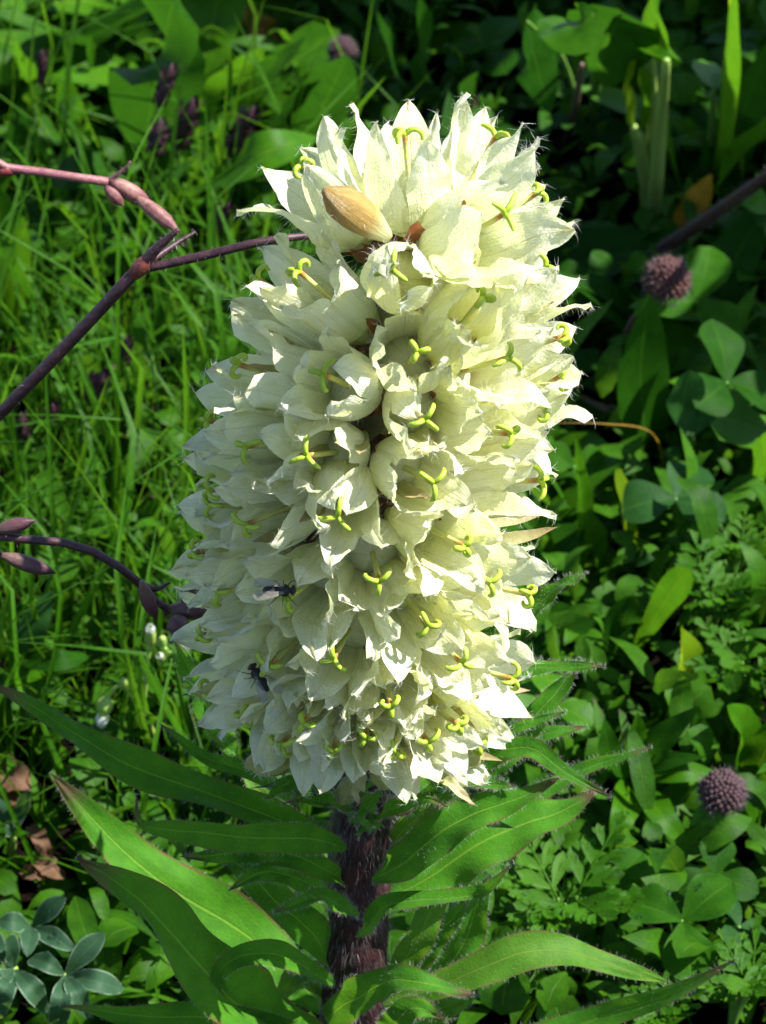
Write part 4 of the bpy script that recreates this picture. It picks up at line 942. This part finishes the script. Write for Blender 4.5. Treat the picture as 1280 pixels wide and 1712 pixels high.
def corolla(rr, L=0.0245, r0=0.0030, rm=0.0074, split=0.52, flare=0.5, NC=8, NT=16, wid=1.05, sharp=1.05):
    """five-lobed bell, base at origin, axis +z. returns G and hair roots"""
    g = G(); V = []; UV = []; roots = []
    nt = max(4, int(NT * split)); nl = NT - nt; ring = 5 * NC; sd = rr.random() * 90
    def nz(p, s, k): return noise.noise(Vector((p[0] * s + sd, p[1] * s, p[2] * s + k)))
    for i in range(nt + 1):
        t = i / nt; r = r0 + (rm - r0) * math.sin(min(1, t * 1.25) * math.pi / 2) ** 0.9
        for j in range(ring):
            a = 6.28318 * j / ring; u = (j % NC) / NC
            k = 1 + 0.045 * t * math.cos(5 * (a - math.pi / 5))
            p = np.array((math.cos(a) * r * k, math.sin(a) * r * k, t * split * L))
            p[:2] *= 1 + 0.10 * nz(p, 260, 1.0) * t
            V.append(p); UV.append((u, t * split))
    F = [(i * ring + j, i * ring + (j + 1) % ring, (i + 1) * ring + (j + 1) % ring, (i + 1) * ring + j) for i in range(nt) for j in range(ring)]
    F.append(tuple(range(ring)))
    zc = 0.30 * split * L; a_ = len(V)            # woolly dome of the filament bases closes the throat
    for j in range(ring): a = 6.28318 * j / ring; V.append(np.array((math.cos(a) * rm * 0.80, math.sin(a) * rm * 0.80, zc))); UV.append(((j % NC) / NC, 0.3))
    for j in range(ring): a = 6.28318 * j / ring; V.append(np.array((math.cos(a) * rm * 0.5, math.sin(a) * rm * 0.5, zc * 1.7))); UV.append(((j % NC) / NC, 0.34))
    V.append(np.array((0, 0, zc * 2.1))); UV.append((0.5, 0.38))
    F += [(a_ + j, a_ + (j + 1) % ring, a_ + ring + (j + 1) % ring, a_ + ring + j) for j in range(ring)] + [(a_ + ring + j, a_ + ring + (j + 1) % ring, a_ + 2 * ring) for j in range(ring)]
    top = nt * ring; LL = L * (1 - split)
    for l in range(5):
        ac = 6.28318 * (l + 0.5) / 5; er = np.array((math.cos(ac), math.sin(ac), 0)); et = np.array((-math.sin(ac), math.cos(ac), 0)); ez = np.array((0, 0, 1.0))
        fl = flare + rr.gauss(0, 0.34 if flare > -0.3 else 0.6); a0 = 0.10; tw = rr.gauss(0, 0.22); skew = rr.gauss(0, 0.12); ll = LL * rr.uniform(0.88, 1.12)
        c = er * rm + ez * split * L; prev = [top + (l * NC + j) % ring for j in range(NC + 1)]
        ec = rr.uniform(0.3, 1.1); cv = rr.uniform(-0.2, 0.6)
        for i in range(1, nl + 1):
            t = i / nl; an = a0 + fl * t + 0.35 * math.sin(t * 5 + sd) * 0.25
            d = er * math.sin(an) + ez * math.cos(an); c = c + d * (ll / nl) + et * skew * ll / nl
            n = er * math.cos(an) - ez * math.sin(an)
            wv = (1 - t) ** (0.80 * sharp) * (1 + 0.85 * t) * wid; row = []
            for j in range(NC + 1):
                u = -1 + 2 * j / NC; dl = u * math.pi / 5 * min(1.35, 1 + (wv - 1) * min(1, t * 3)) if i < nl else 0.0
                lat = rm * math.sin(dl); drop = rm * (1 - math.cos(dl)) * (1 - cv * t)
                tws = tw * t * u * abs(lat)
                cre = -0.00045 * math.exp(-(u / 0.2) ** 2) * min(1, 2 * t)
                p = c + et * lat - n * (drop + tws - cre)
                k = 0.3 + 0.7 * t
                p = p + n * (0.0016 * k * nz(p, 190, 2.0) + 0.0008 * k * nz(p, 480, 4.0) + 0.0008 * ec * abs(u) ** 2 * math.sin(t * 7 + u * 2 + sd))
                row.append(len(V)); V.append(p); UV.append(((u + 1) / 2, split + (1 - split) * t))
                if j in (0, NC) or (j == NC // 2): roots.append((p, nrm(n * 0.8 + et * u * 0.7)))
            for j in range(NC): F.append((prev[j], prev[j + 1], row[j + 1], row[j]))
            prev = row
    for i in range(2, nt + 1):
        for j in range(0, ring, 3): q = V[i * ring + j]; roots.append((q, nrm(np.array((q[0], q[1], 0.002)))))
    g.add(V, F, UV)
    return g, roots

def style_geo(rr, Ls, curl, ll=0.0043):
    g = G(); b = np.array((rr.gauss(0, 0.0006), rr.gauss(0, 0.0006), Ls))
    tube(g, [(0, 0, 0.004), (b[0] * 0.4, b[1] * 0.4, Ls * 0.55), b], [0.0006, 0.0005, 0.00052], 7, 9, v0=0.0, v1=0.5)
    a0 = rr.uniform(0, 6.28)
    for k in range(3):
        a = a0 + k * 2.094 + rr.gauss(0, 0.2); er = np.array((math.cos(a), math.sin(a), 0)); ez = np.array((0, 0, 1.0))
        c = b - ez * 0.0004; P = [c]; n = 10; an = 0.5
        tot = curl * rr.uniform(0.8, 1.2); l = ll * rr.uniform(0.85, 1.1)
        for i in range(n):
            t = (i + 1) / n; an = 0.45 + 0.75 * min(1, t * 2) + max(0, t - 0.25) ** 1.4 * tot
            c = c + (er * math.sin(an) + ez * math.cos(an)) * l / n; P.append(c)
        tube(g, P, [0.00045, 0.00052, 0.0005, 0.00048, 0.0003], 7, 18, v0=0.55, v1=1.0)
    return g
def calyx_geo(rr, ln=0.006, rd=0.0036):
    g = G(); bud_geo(g, np.array((0, 0, -0.0042)), np.array((0, 0, -0.0004)), rd * 1.9, shape=(0.5, 0.9, 1.0, 1.0, 0.9), n=6)
    for k in range(5):
        a = k * 1.2566 + 0.3; er = np.array((math.cos(a), math.sin(a), 0)); 
        leaf(g, [er * rd * 0.85, er * rd * 1.35 + np.array((0, 0, ln * 0.5)), er * rd * rr.uniform(1.4, 2.0) + np.array((0, 0, ln))], rd * 1.15, 'taper', 0.3, 0.06, rows=6, cols=4, nh=er, rng=rr)
    return g
CAL = [calyx_geo(random.Random(i)).mesh('calyx', M['calyx']) for i in range(4)]
def frame_mat(o, z, spin):
    z = nrm(z); x = nrm(np.cross(z, (0.31, 0.9, 0.2))); y = np.cross(z, x)
    x, y = x * math.cos(spin) + y * math.sin(spin), y * math.cos(spin) - x * math.sin(spin)
    o = np.asarray(o) - BASE
    return Matrix(((x[0], y[0], z[0], o[0]), (x[1], y[1], z[1], o[1]), (x[2], y[2], z[2], o[2]), (0, 0, 0, 1)))
FL = []
def flower(Q, A, L=None, split=None, flare=None, curl=None, rm=None, mat='petal', style=True, spin=None, hair=420, wid=1.0, calyx=True, out=None):
    """Q = where the stigma sits, A = axis outward"""
    L = L or rb.uniform(0.0218, 0.0236); Ls = (out if out else rb.uniform(0.0215, 0.0232)) * L / 0.0245
    o = np.asarray(Q) - nrm(A) * Ls
    face = -float(np.dot(nrm(A), nrm(np.asarray(Q) - CAM)))           # bells that look straight out of the spike are half closed, lobes crumpled over
    if flare is None: flare = rb.gauss(0.26, 0.12) - 0.85 * max(0.0, min(1.0, (face - 0.82) / 0.13))
    g, roots = corolla(rb, L, rm=rm or rb.uniform(0.0060, 0.0070), split=split or rb.uniform(0.54, 0.62), flare=flare if flare is not None else rb.gauss(0.30, 0.15), wid=wid)
    f = link('flower', g.mesh('flower', M[mat]), bell, frame_mat(o, A, rb.uniform(0, 6.28) if spin is None else spin))
    if style:
        link('style', style_geo(rb, Ls, curl if curl else rb.uniform(2.0, 6.0)).mesh('style', M['style']), f)
    if calyx: link('calyx', CAL[rb.randrange(4)], f)
    if hair:
        g = G(); hairs(g, roots, hair, 0.0020, 0.000045, rb, 0.45)
        tag(link('hairs', g.mesh('hairs', M['hair']), f), kind='stuff')
    FL.append(np.asarray(Q)); return f
def outward(p, jit=0.10):
    a = nrm((p[0] - axis_x(p[2]), p[1], 0)); e = elev(p[2])
    return nrm(a * math.cos(e) + np.array((0, 0, math.sin(e))) + np.array([rb.gauss(0, jit) for _ in range(3)]))

# crown flowers, set one by one: stigma pixel, base pixel, plane of stigma and base (metres behind the axis)
def crown(sp, bp, ys, yb, **k):
    Q = at_y(sp[0], sp[1], ys); B_ = at_y(bp[0], bp[1], yb); L = np.linalg.norm(Q - B_)
    o = k.pop('out', 0.0205)
    flower(Q, Q - B_, L=L * 0.0245 / o, out=o, **k)
crown((680, 226), (690, 388), 0.003, 0.0, split=0.30, flare=0.25, curl=3.6, rm=0.0078, spin=0.62, wid=1.0)
crown((822, 224), (745, 385), 0.014, 0.006, split=0.4, flare=0.15, curl=0.8, spin=0.4, wid=1.0)
crown((503, 278), (610, 400), 0.004, 0.004, split=0.36, flare=0.2, curl=4.0, spin=0.3, wid=1.0)
crown((900, 322), (760, 420), 0.012, 0.006, split=0.4, flare=0.15, curl=4.0, wid=1.0)
crown((848, 364), (722, 428), -0.014, -0.004, split=0.5, flare=0.15, curl=0.6, rm=0.0082, out=0.0195)
crown((655, 462), (676, 466), -0.028, -0.006, split=0.45, flare=-1.1, curl=2.0, rm=0.0060, calyx=False)
crown((610, 300), (660, 390), 0.030, 0.010, split=0.4, flare=0.3)
crown((760, 270), (700, 390), 0.030, 0.010, split=0.4, flare=0.3)
g = calyx_geo(random.Random(3), 0.0085, 0.0062); o = link('calyx', g.mesh('calyx', M['calyx']), bell, frame_mat(at_y(690, 392, -0.001), (0, 0.02, 1), 0.4)); o['label'] = 'reddish brown pointed calyx under the topmost flower'
# withered tan closed bell
def closed(p, q, wd, mat, name='bud', hairn=60, shape=(0.35, 0.8, 1.0, 0.95, 0.25)):
    g = G(); hr = bud_geo(g, p, q, wd, amp=0.06, shape=shape, n=14, ns=20)
    o = link(name, g.mesh(name, M[mat], off=BASE), bell)
    if hairn:
        g = G(); hairs(g, hr, hairn, 0.0016, 0.00006, rb, 0.4); tag(link('hairs', g.mesh('hairs', M['hair'], off=BASE), o), kind='stuff')
    return o
o = closed(at_y(648, 396, -0.012), at_y(543, 318, -0.016), 0.0064, 'petaltan'); o['label'] = 'withered tan closed bell among the cream crown flowers'

HAND = [(505, 460), (445, 478), (805, 512), (905, 466), (690, 580), (838, 596), (540, 630), (410, 616), (928, 572), (922, 640),
        (718, 695), (845, 716), (368, 702), (424, 740), (893, 682), (526, 760), (715, 808), (885, 800), (366, 812), (364, 852),
        (433, 872), (570, 856), (765, 906), (342, 922), (628, 966), (812, 970), (870, 985), (385, 990), (490, 998), (700, 1040),
        (352, 1060), (565, 1096), (765, 1096), (842, 1136), (458, 1104), (358, 1155), (515, 1196), (650, 1178), (418, 1196), (710, 1222), (560, 1240), (610, 1225), (660, 1250), (480, 1232), (745, 1210)]
for (x, y) in HAND:
    Q = on_spike(x, y)
    if Q is not None: a_ = outward(Q, 0.05); flower(Q + a_ * 0.002, a_)
# the rest of the spike, all round
n = 1500
for i in range(n):
    z = ZB - 0.008 + (ZT - ZB + 0.006) * ((i * 0.61803) % 1.0); a = i * 2.39996 + rb.uniform(-.2, .2)
    r = tip_r(z) - STY; Q = np.array((axis_x(z) + r * math.cos(a), r * math.sin(a), z + rb.gauss(0, 0.001)))
    if min(np.linalg.norm(Q - q) for q in FL) < 0.0084: continue
    back = math.sin(a) > 0.55
    Q = Q - outward(Q) * rb.uniform(0.0, 0.002)
    flower(Q, outward(Q, 0.08), hair=40 if back else 420, style=not (Q[1] < 0 and rb.random() < 0.75), calyx=not back)
# lower buds and bracts
for p, q, wd, m_ in [((505, 1262, -0.012), (412, 1278, -0.018), 0.0062, 'petalbud'), ((580, 1268, -0.018), (492, 1292, -0.024), 0.0062, 'petalbud'), ((640, 1255, -0.020), (642, 1320, -0.024), 0.0052, 'petalbud'),
                     ((600, 1290, -0.008), (566, 1345, -0.016), 0.0042, 'petalbud'), ((735, 1252, -0.012), (806, 1272, -0.016), 0.0062, 'petalbud'), ((440, 1135, -0.016), (328, 1160, -0.014), 0.0034, 'petalbud'), ((640, 1335, -0.006), (684, 1358, -0.010), 0.0036, 'calyx')]:
    closed(at_y(*p), at_y(*q), wd, m_, hairn=170)
def lf(name, pts, wpx, mat='leaf', prof='lance', hair=260, hmat='hairleaf', hl=0.0010, **k):
    P = Y(pts)
    if len(P) > 2:                                   # wandering midrib
        C = spline(P, 9); T = nrm(C[-1] - C[0]); s_ = nrm(np.cross(T, NH)); Ln = np.linalg.norm(C[-1] - C[0]); p1, p2 = rb.uniform(0, 6.28), rb.uniform(0, 6.28)
        P = [C[i] + (s_ * math.sin(i * 0.9 + p1) + np.cross(s_, T) * math.sin(i * 1.1 + p2)) * Ln * 0.022 * math.sin(math.pi * i / 8) for i in range(9)]
    g = G(); E, NN = leaf(g, P, 0.70 * px2m(wpx, P[len(P) // 2]), prof, rng=rb, **dict(D(rows=36, cols=8, wave=0.15, rough_=0.05, fold=0.28, nf=rb.uniform(2.2, 3.8), twist=rb.gauss(0, 0.35), roll=rb.gauss(0, 0.2)), **k))
    o = link(name, g.mesh(name, M[mat], off=BASE), bell)
    if hair:
        g = G(); hairs(g, E, hair, hl, 0.00003, rb, 0.3); hairs(g, [(p, n_) for p, n_ in NN], hair // 2, hl * 0.6, 0.000025, rb, 0.5)
        tag(link('hairs', g.mesh('hairs', M[hmat], off=BASE), o), kind='stuff')
for pts, wpx, m_ in [([(668, 1225, -0.024), (682, 1258, -0.030), (702, 1292, -0.032)], 26, 'bract'), ([(600, 1262, -0.022), (598, 1300, -0.025), (598, 1345, -0.022)], 34, 'bract'), ([(715, 1282, -0.022), (752, 1312, -0.028), (796, 1348, -0.030)], 30, 'bract'),
                     ([(510, 1290, -0.016), (478, 1312, -0.02), (440, 1336, -0.022)], 34, 'leaf'), ([(620, 1360, -0.010), (612, 1330, -0.016), (640, 1300, -0.02)], 40, 'leaf')]:
    lf('bract', pts, wpx, m_, 'lance', 120, fold=0.5)
for i in range(34):
    z = rb.uniform(ZB - 0.002, ZT - 0.01); a = rb.uniform(0, 6.28); r = tip_r(z)
    q = np.array((axis_x(z) + r * math.cos(a), r * math.sin(a), z)); d = outward(q, 0.12); q = q - d * rb.uniform(-0.001, 0.004)
    g = G(); leaf(g, [q - d * 0.018, q - d * 0.008 + np.array((0, 0, -0.001)), q], rb.uniform(0.0022, 0.0036), 'lance', 0.5, 0.05, rows=9, cols=4, nh=(-d[0] * .2, -0.4, 1), rng=rb)
    link('bract', g.mesh('bract', M['bract'], off=BASE), bell)

# stem
STEM = [BASE, at_y(590, 1712, 0), at_y(594, 1600, 0), at_y(602, 1480, 0), at_y(606, 1380, 0), at_y(608, 1280, 0), at_y(605, 1190, 0)]
rad = [0.008, 0.0070, 0.0068, 0.0067, 0.0062, 0.006, 0.006]
g = G(); C, T = tube(g, STEM, rad, 20, 60, lump=0.22); stem = link('stem', g.mesh('stem', M['stem'], off=BASE), bell)
hr = tube_roots(C, T, rad, rb, 3000); g = G(); hairs(g, hr, 9000, 0.0034, 0.000055, rb, 0.30, down=1.8)
tag(link('hairs', g.mesh('hairs', M['hairgrey'], off=BASE), stem), kind='stuff')
g = G(); tube(g, AX, [0.0064, 0.0058, 0.005, 0.004, 0.003], 14, 30); link('rachis', g.mesh('rachis', M['rachis'], off=BASE), bell)
LEAVES = [
 ([(600, 1385, -0.007), (575, 1350, -0.014), (520, 1335, -0.020), (470, 1345, -0.022)], 44, 'leaf', D(fold=0.4)),
 ([(615, 1390, -0.007), (650, 1352, -0.014), (700, 1335, -0.020), (750, 1350, -0.022)], 44, 'leaf', D(fold=0.4)),
 ([(600, 1400, -0.008), (606, 1365, -0.016), (630, 1335, -0.022), (640, 1300, -0.022)], 46, 'leaf', D(fold=0.3)),
 ([(598, 1370, -0.007), (560, 1330, -0.012), (500, 1310, -0.016), (420, 1318, -0.016)], 40, 'leaf', D(fold=0.4)),
 ([(560, 1500, -0.004), (500, 1470, -0.008), (430, 1462, -0.010), (380, 1490, -0.012)], 54, 'leaf', D(fold=0.3)),
 ([(640, 1440, -0.004), (720, 1390, -0.008), (780, 1372, -0.010), (860, 1385, -0.012)], 50, 'leaf_lit', D(fold=0.35)),
 ([(570, 1408, -0.004), (440, 1368, -0.004), (340, 1325, 0.0), (200, 1262, 0.006), (70, 1188, 0.010), (-25, 1140, 0.012)], 96, 'leaf', {}),
 ([(580, 1420, -0.006), (500, 1398, -0.014), (380, 1392, -0.020), (270, 1392, -0.024), (222, 1368, -0.026), (228, 1328, -0.022)], 76, 'leaf', D(fold=0.15)),
 ([(560, 1700, 0.006), (430, 1590, 0.02), (280, 1470, 0.03), (170, 1380, 0.036), (84, 1292, 0.042)], 140, 'leaf', D(prof='lance', fold=0.12)),
 ([(560, 1745, -0.006), (430, 1690, -0.012), (310, 1590, -0.016), (210, 1492, -0.018), (128, 1432, -0.018)], 185, 'leaf', D(fold=0.5, roll=-0.2)),
 ([(556, 1615, -0.002), (490, 1530, -0.004), (420, 1458, -0.002), (342, 1424, 0.002)], 92, 'leaf', D(fold=0.25)),
 ([(545, 1440, 0.012), (470, 1370, 0.022), (400, 1285, 0.028)], 84, 'leaf_lit', {}),
 ([(600, 1530, -0.008), (545, 1502, -0.015), (495, 1512, -0.020), (456, 1526, -0.020)], 46, 'leaf', D(fold=0.6)),
 ([(560, 1645, -0.006), (480, 1605, -0.014), (410, 1600, -0.018), (366, 1625, -0.018), (380, 1672, -0.014)], 62, 'leaf', D(fold=0.4)),
 ([(548, 1668, 0.002), (500, 1625, -0.002), (462, 1680, -0.002)], 60, 'leaf_lit', {}),
 ([(395, 1260, 0.014), (330, 1150, 0.020), (286, 1062, 0.026)], 70, 'leaf', D(fold=0.1)),
 ([(500, 1345, 0.004), (420, 1296, 0.0), (340, 1258, 0.002), (264, 1208, 0.006)], 40, 'leaf', {}),
 ([(545, 1735, -0.01), (380, 1712, -0.016), (230, 1690, -0.016), (100, 1682, -0.014)], 80, 'leaf', {}),
 ([(690, 1335, -0.002), (790, 1288, -0.006), (880, 1254, -0.008), (950, 1292, -0.012), (1022, 1332, -0.014)], 56, 'leaf', D(fold=0.3)),
 ([(622, 1470, -0.009), (690, 1428, -0.014), (800, 1365, -0.014), (935, 1300, -0.010)], 100, 'leaf', {}),
 ([(640, 1505, -0.004), (760, 1440, 0.0), (880, 1382, 0.004), (1005, 1318, 0.010)], 130, 'leaf', D(fold=0.12)),
 ([(596, 1566, -0.009), (650, 1520, -0.016), (740, 1508, -0.018), (800, 1490, -0.018), (858, 1440, -0.020)], 52, 'leaf', D(fold=0.5)),
 ([(545, 1705, -0.010), (635, 1640, -0.020), (720, 1650, -0.024), (792, 1662, -0.020)], 92, 'leaf', D(prof='ovate', fold=0.15)),
 ([(640, 1680, -0.004), (760, 1634, -0.004), (900, 1598, -0.004), (1010, 1608, -0.002), (1118, 1642, 0.0)], 88, 'leaf_lit', D(fold=0.12)),
 ([(640, 1730, 0.004), (920, 1735, 0.012), (1060, 1690, 0.010), (1160, 1640, 0.008), (1232, 1602, 0.008)], 70, 'leaf', D(fold=0.5)),
 ([(800, 1150, 0.006), (910, 1114, 0.006), (1012, 1114, 0.004)], 40, 'leaf', {}),
 ([(780, 1290, 0.004), (900, 1200, 0.006), (968, 1098, 0.010)], 66, 'leaf', {}),
 ([(830, 1050, 0.012), (920, 992, 0.012), (984, 958, 0.012)], 44, 'leaf', {}),
 ([(740, 1290, -0.008), (810, 1306, -0.010), (862, 1318, -0.012)], 36, 'leaf', D(fold=0.4)),
 ([(760, 1380, 0.010), (880, 1330, 0.016), (990, 1286, 0.018), (1090, 1248, 0.020)], 44, 'leaf', {}),
 ([(790, 1280, -0.004), (880, 1212, -0.002), (948, 1188, -0.002)], 28, 'leaf', D(fold=0.4)),
 ([(760, 1320, 0.006), (900, 1235, 0.008), (982, 1214, 0.010)], 50, 'leaf', {}),
 ([(650, 1660, -0.002), (688, 1575, -0.002), (740, 1490, 0.0), (800, 1425, 0.004)], 70, 'leaf_lit', D(fold=0.35)),
 ([(668, 1650, 0.002), (722, 1580, 0.003), (785, 1490, 0.005)], 60, 'leaf', D(fold=0.3)),
 ([(715, 1665, 0.006), (770, 1575, 0.007), (820, 1462, 0.009)], 84, 'leaf', D(fold=0.25)),
 ([(650, 1740, -0.004), (720, 1700, -0.006), (800, 1660, -0.004)], 80, 'leaf_lit', {}),
 ([(630, 1735, -0.012), (690, 1688, -0.016), (745, 1705, -0.018)], 70, 'leaf', {}),
 ([(640, 1430, -0.002), (710, 1350, -0.002), (800, 1296, 0.0)], 58, 'leaf_lit', D(fold=0.3)),
 ([(645, 1470, 0.0), (690, 1410, 0.002), (750, 1350, 0.004)], 50, 'leaf_lit', D(fold=0.3)),
 ([(585, 1475, -0.004), (520, 1440, -0.006), (450, 1428, -0.006), (300, 1432, -0.008)], 66, 'leaf', D(fold=0.2)),
]
for pts, wpx, m_, k in LEAVES:
    lf('leaf', pts, wpx, m_, hair=420, **k)

# ------------------------------------------------------------------ things that rest on others: find the surface under a pixel
bpy.context.view_layer.update()
DG = bpy.context.evaluated_depsgraph_get()
def hit(px, py, skip=('hairs', 'fuzz')):
    d = nrm(ray(px, py)); o = CAM.copy()
    for _ in range(12):
        ok, loc, n, idx, ob, mw = scene.ray_cast(DG, Vector(o), Vector(d))
        if not ok: return None
        if ob.name.split('.')[0] in skip: o = np.array(loc) + d * 1e-4; continue
        n = np.array(n)
        if np.dot(n, d) > 0: n = -n
        return np.array(loc), nrm(n), ob
    return None

# ------------------------------------------------------------------ two small black flies
def fly(label, px, py, tail, head, seed, splay):
    """tail, head: pixels the body points along"""
    rr = random.Random(seed); h = hit(px, py); p, n, _ = h
    n = nrm(n * 0.4 - FWD * 0.8)
    dirv = at_y(head[0], head[1], p[1]) - at_y(tail[0], tail[1], p[1]); dirv = nrm(dirv - n * np.dot(dirv, n))
    s = np.cross(n, dirv); L = 0.0058; o = p + n * 0.0022
    root = empty('fly', p, label, 'fly')
    m = np.stack([dirv, s, n], 1)
    def loc(v): return o + m @ np.asarray(v)
    # body: head, thorax and abdomen as one continuous lathe
    prof = [(-0.50, 0.02), (-0.46, 0.09), (-0.36, 0.15), (-0.22, 0.175), (-0.10, 0.16), (-0.02, 0.11), (0.03, 0.14), (0.12, 0.19), (0.22, 0.19), (0.31, 0.13), (0.345, 0.07), (0.37, 0.10), (0.42, 0.15), (0.47, 0.14), (0.51, 0.07), (0.53, 0.01)]
    V = []; ns = 14
    for t, r in prof:
        for j in range(ns):
            a = 6.2832 * j / ns; V.append(loc((t * L, math.cos(a) * r * L, math.sin(a) * r * L * (0.85 if t < 0 else 1) + 0.02 * L * math.sin(t * 6))))
    F = [(i * ns + j, i * ns + (j + 1) % ns, (i + 1) * ns + (j + 1) % ns, (i + 1) * ns + j) for i in range(len(prof) - 1) for j in range(ns)]
    g = G(); g.add(V, F); body = link('body', g.mesh('body', M['fly'], off=p), root)
    for sg in (-1, 1):
        g = G(); leaf(g, [loc((0.16 * L, sg * 0.10 * L, 0.17 * L)), loc((-0.25 * L, sg * (0.18 + splay) * L, 0.24 * L)), loc((-0.78 * L, sg * (0.20 + splay * 1.7) * L, 0.20 * L))], 0.42 * L, 'spat', 0.05, 0.01, rows=12, cols=6, nh=n, rng=rr)
        link('wing', g.mesh('wing', M['wing'], off=p), root)
        for k, x in enumerate((0.24, 0.14, 0.04)):
            g = G(); dx = (0.26, 0.02, -0.28)[k] + rr.gauss(0, 0.05)
            tube(g, [loc((x * L, sg * 0.12 * L, -0.08 * L)), loc(((x + dx * 0.4) * L, sg * 0.26 * L, 0.06 * L)), loc(((x + dx * 0.8) * L, sg * 0.34 * L, -0.20 * L)), loc(((x + dx * 1.2) * L, sg * 0.40 * L, -0.42 * L))], [0.00010, 0.00008, 0.00006, 0.00004], 5, 14)
            link('leg', g.mesh('leg', M['fly'], off=p), root)
        g = G(); c = loc((0.44 * L, sg * 0.10 * L, 0.03 * L)); bud_geo(g, c - m[:, 0] * 0.05 * L, c + m[:, 0] * 0.05 * L, 0.13 * L, shape=(0.5, 1, 1.1, 1, 0.5), amp=0, n=7, ns=10)
        link('eye', g.mesh('eye', M['node'], off=p), body)
fly('small black fly with wings folded to one side feeding at a stigma', 466, 991, (455, 990), (492, 990), 61, 0.0)
fly('small black fly with head up crawling on the lower petals near a green stigma', 430, 1134, (446, 1160), (420, 1112), 62, 0.05)

# ------------------------------------------------------------------ water drops on leaves
def drop_mesh():
    g = G(); V = []; ns, nr = 14, 8
    for i in range(nr + 1):
        a = math.pi * 0.56 * i / nr
        for j in range(ns): V.append((math.sin(a) * math.cos(6.2832 * j / ns), math.sin(a) * math.sin(6.2832 * j / ns), math.cos(a) * 0.8 + 0.1))
    F = [(i * ns + j, (i + 1) * ns + j, (i + 1) * ns + (j + 1) % ns, i * ns + (j + 1) % ns) for i in range(nr) for j in range(ns)]
    F.append(tuple(nr * ns + j for j in range(ns))[::-1]); g.add(V, F); return g.mesh('water_drop', M['drop'])
DROP = drop_mesh()
def drops(lst, label, group):
    for px, py, dia in lst:
        h = hit(px, py)
        if not h: continue
        p, n, ob = h
        if not ob.name.startswith(('leaf', 'leaflet')): continue
        r = px2m(dia, p) / 2
        o = link('water_drop', DROP); o.matrix_world = Matrix.Translation(Vector(p)) @ Vector(n).to_track_quat('Z', 'Y').to_matrix().to_4x4() @ Matrix.Scale(r, 4)
        tag(o, label, 'water drop', group)
drops([(192, 76, 22)], 'large blurred shining water drop on a leaf in the dark upper corner', None)
drops([(1032, 1461, 18)], 'bright water drop on the small clover leaf beneath the rosette', None)
drops([(1068, 1534, 10), (1117, 1493, 9), (1170, 1480, 8), (1164, 1486, 7), (1239, 1436, 10), (1225, 1400, 8), (1020, 1440, 6), (1085, 1560, 8)], 'tiny water drop on the clover leaves under the mauve clover head', 'drops on the clover')
drops([(1046, 1330, 6), (1048, 1360, 6), (1092, 1340, 6), (1150, 1415, 6), (1185, 1297, 6), (1034, 1420, 6)], 'tiny water bead on a narrow rosette leaf', 'beads on the rosette')
drops([(12, 1604, 14), (135, 1628, 9), (90, 1565, 14), (146, 1522, 8), (84, 1522, 8), (126, 1665, 8), (190, 1600, 7), (100, 1575, 8)], 'small water bead on a silvery edged palmate leaf', 'beads on the palmate leaves')
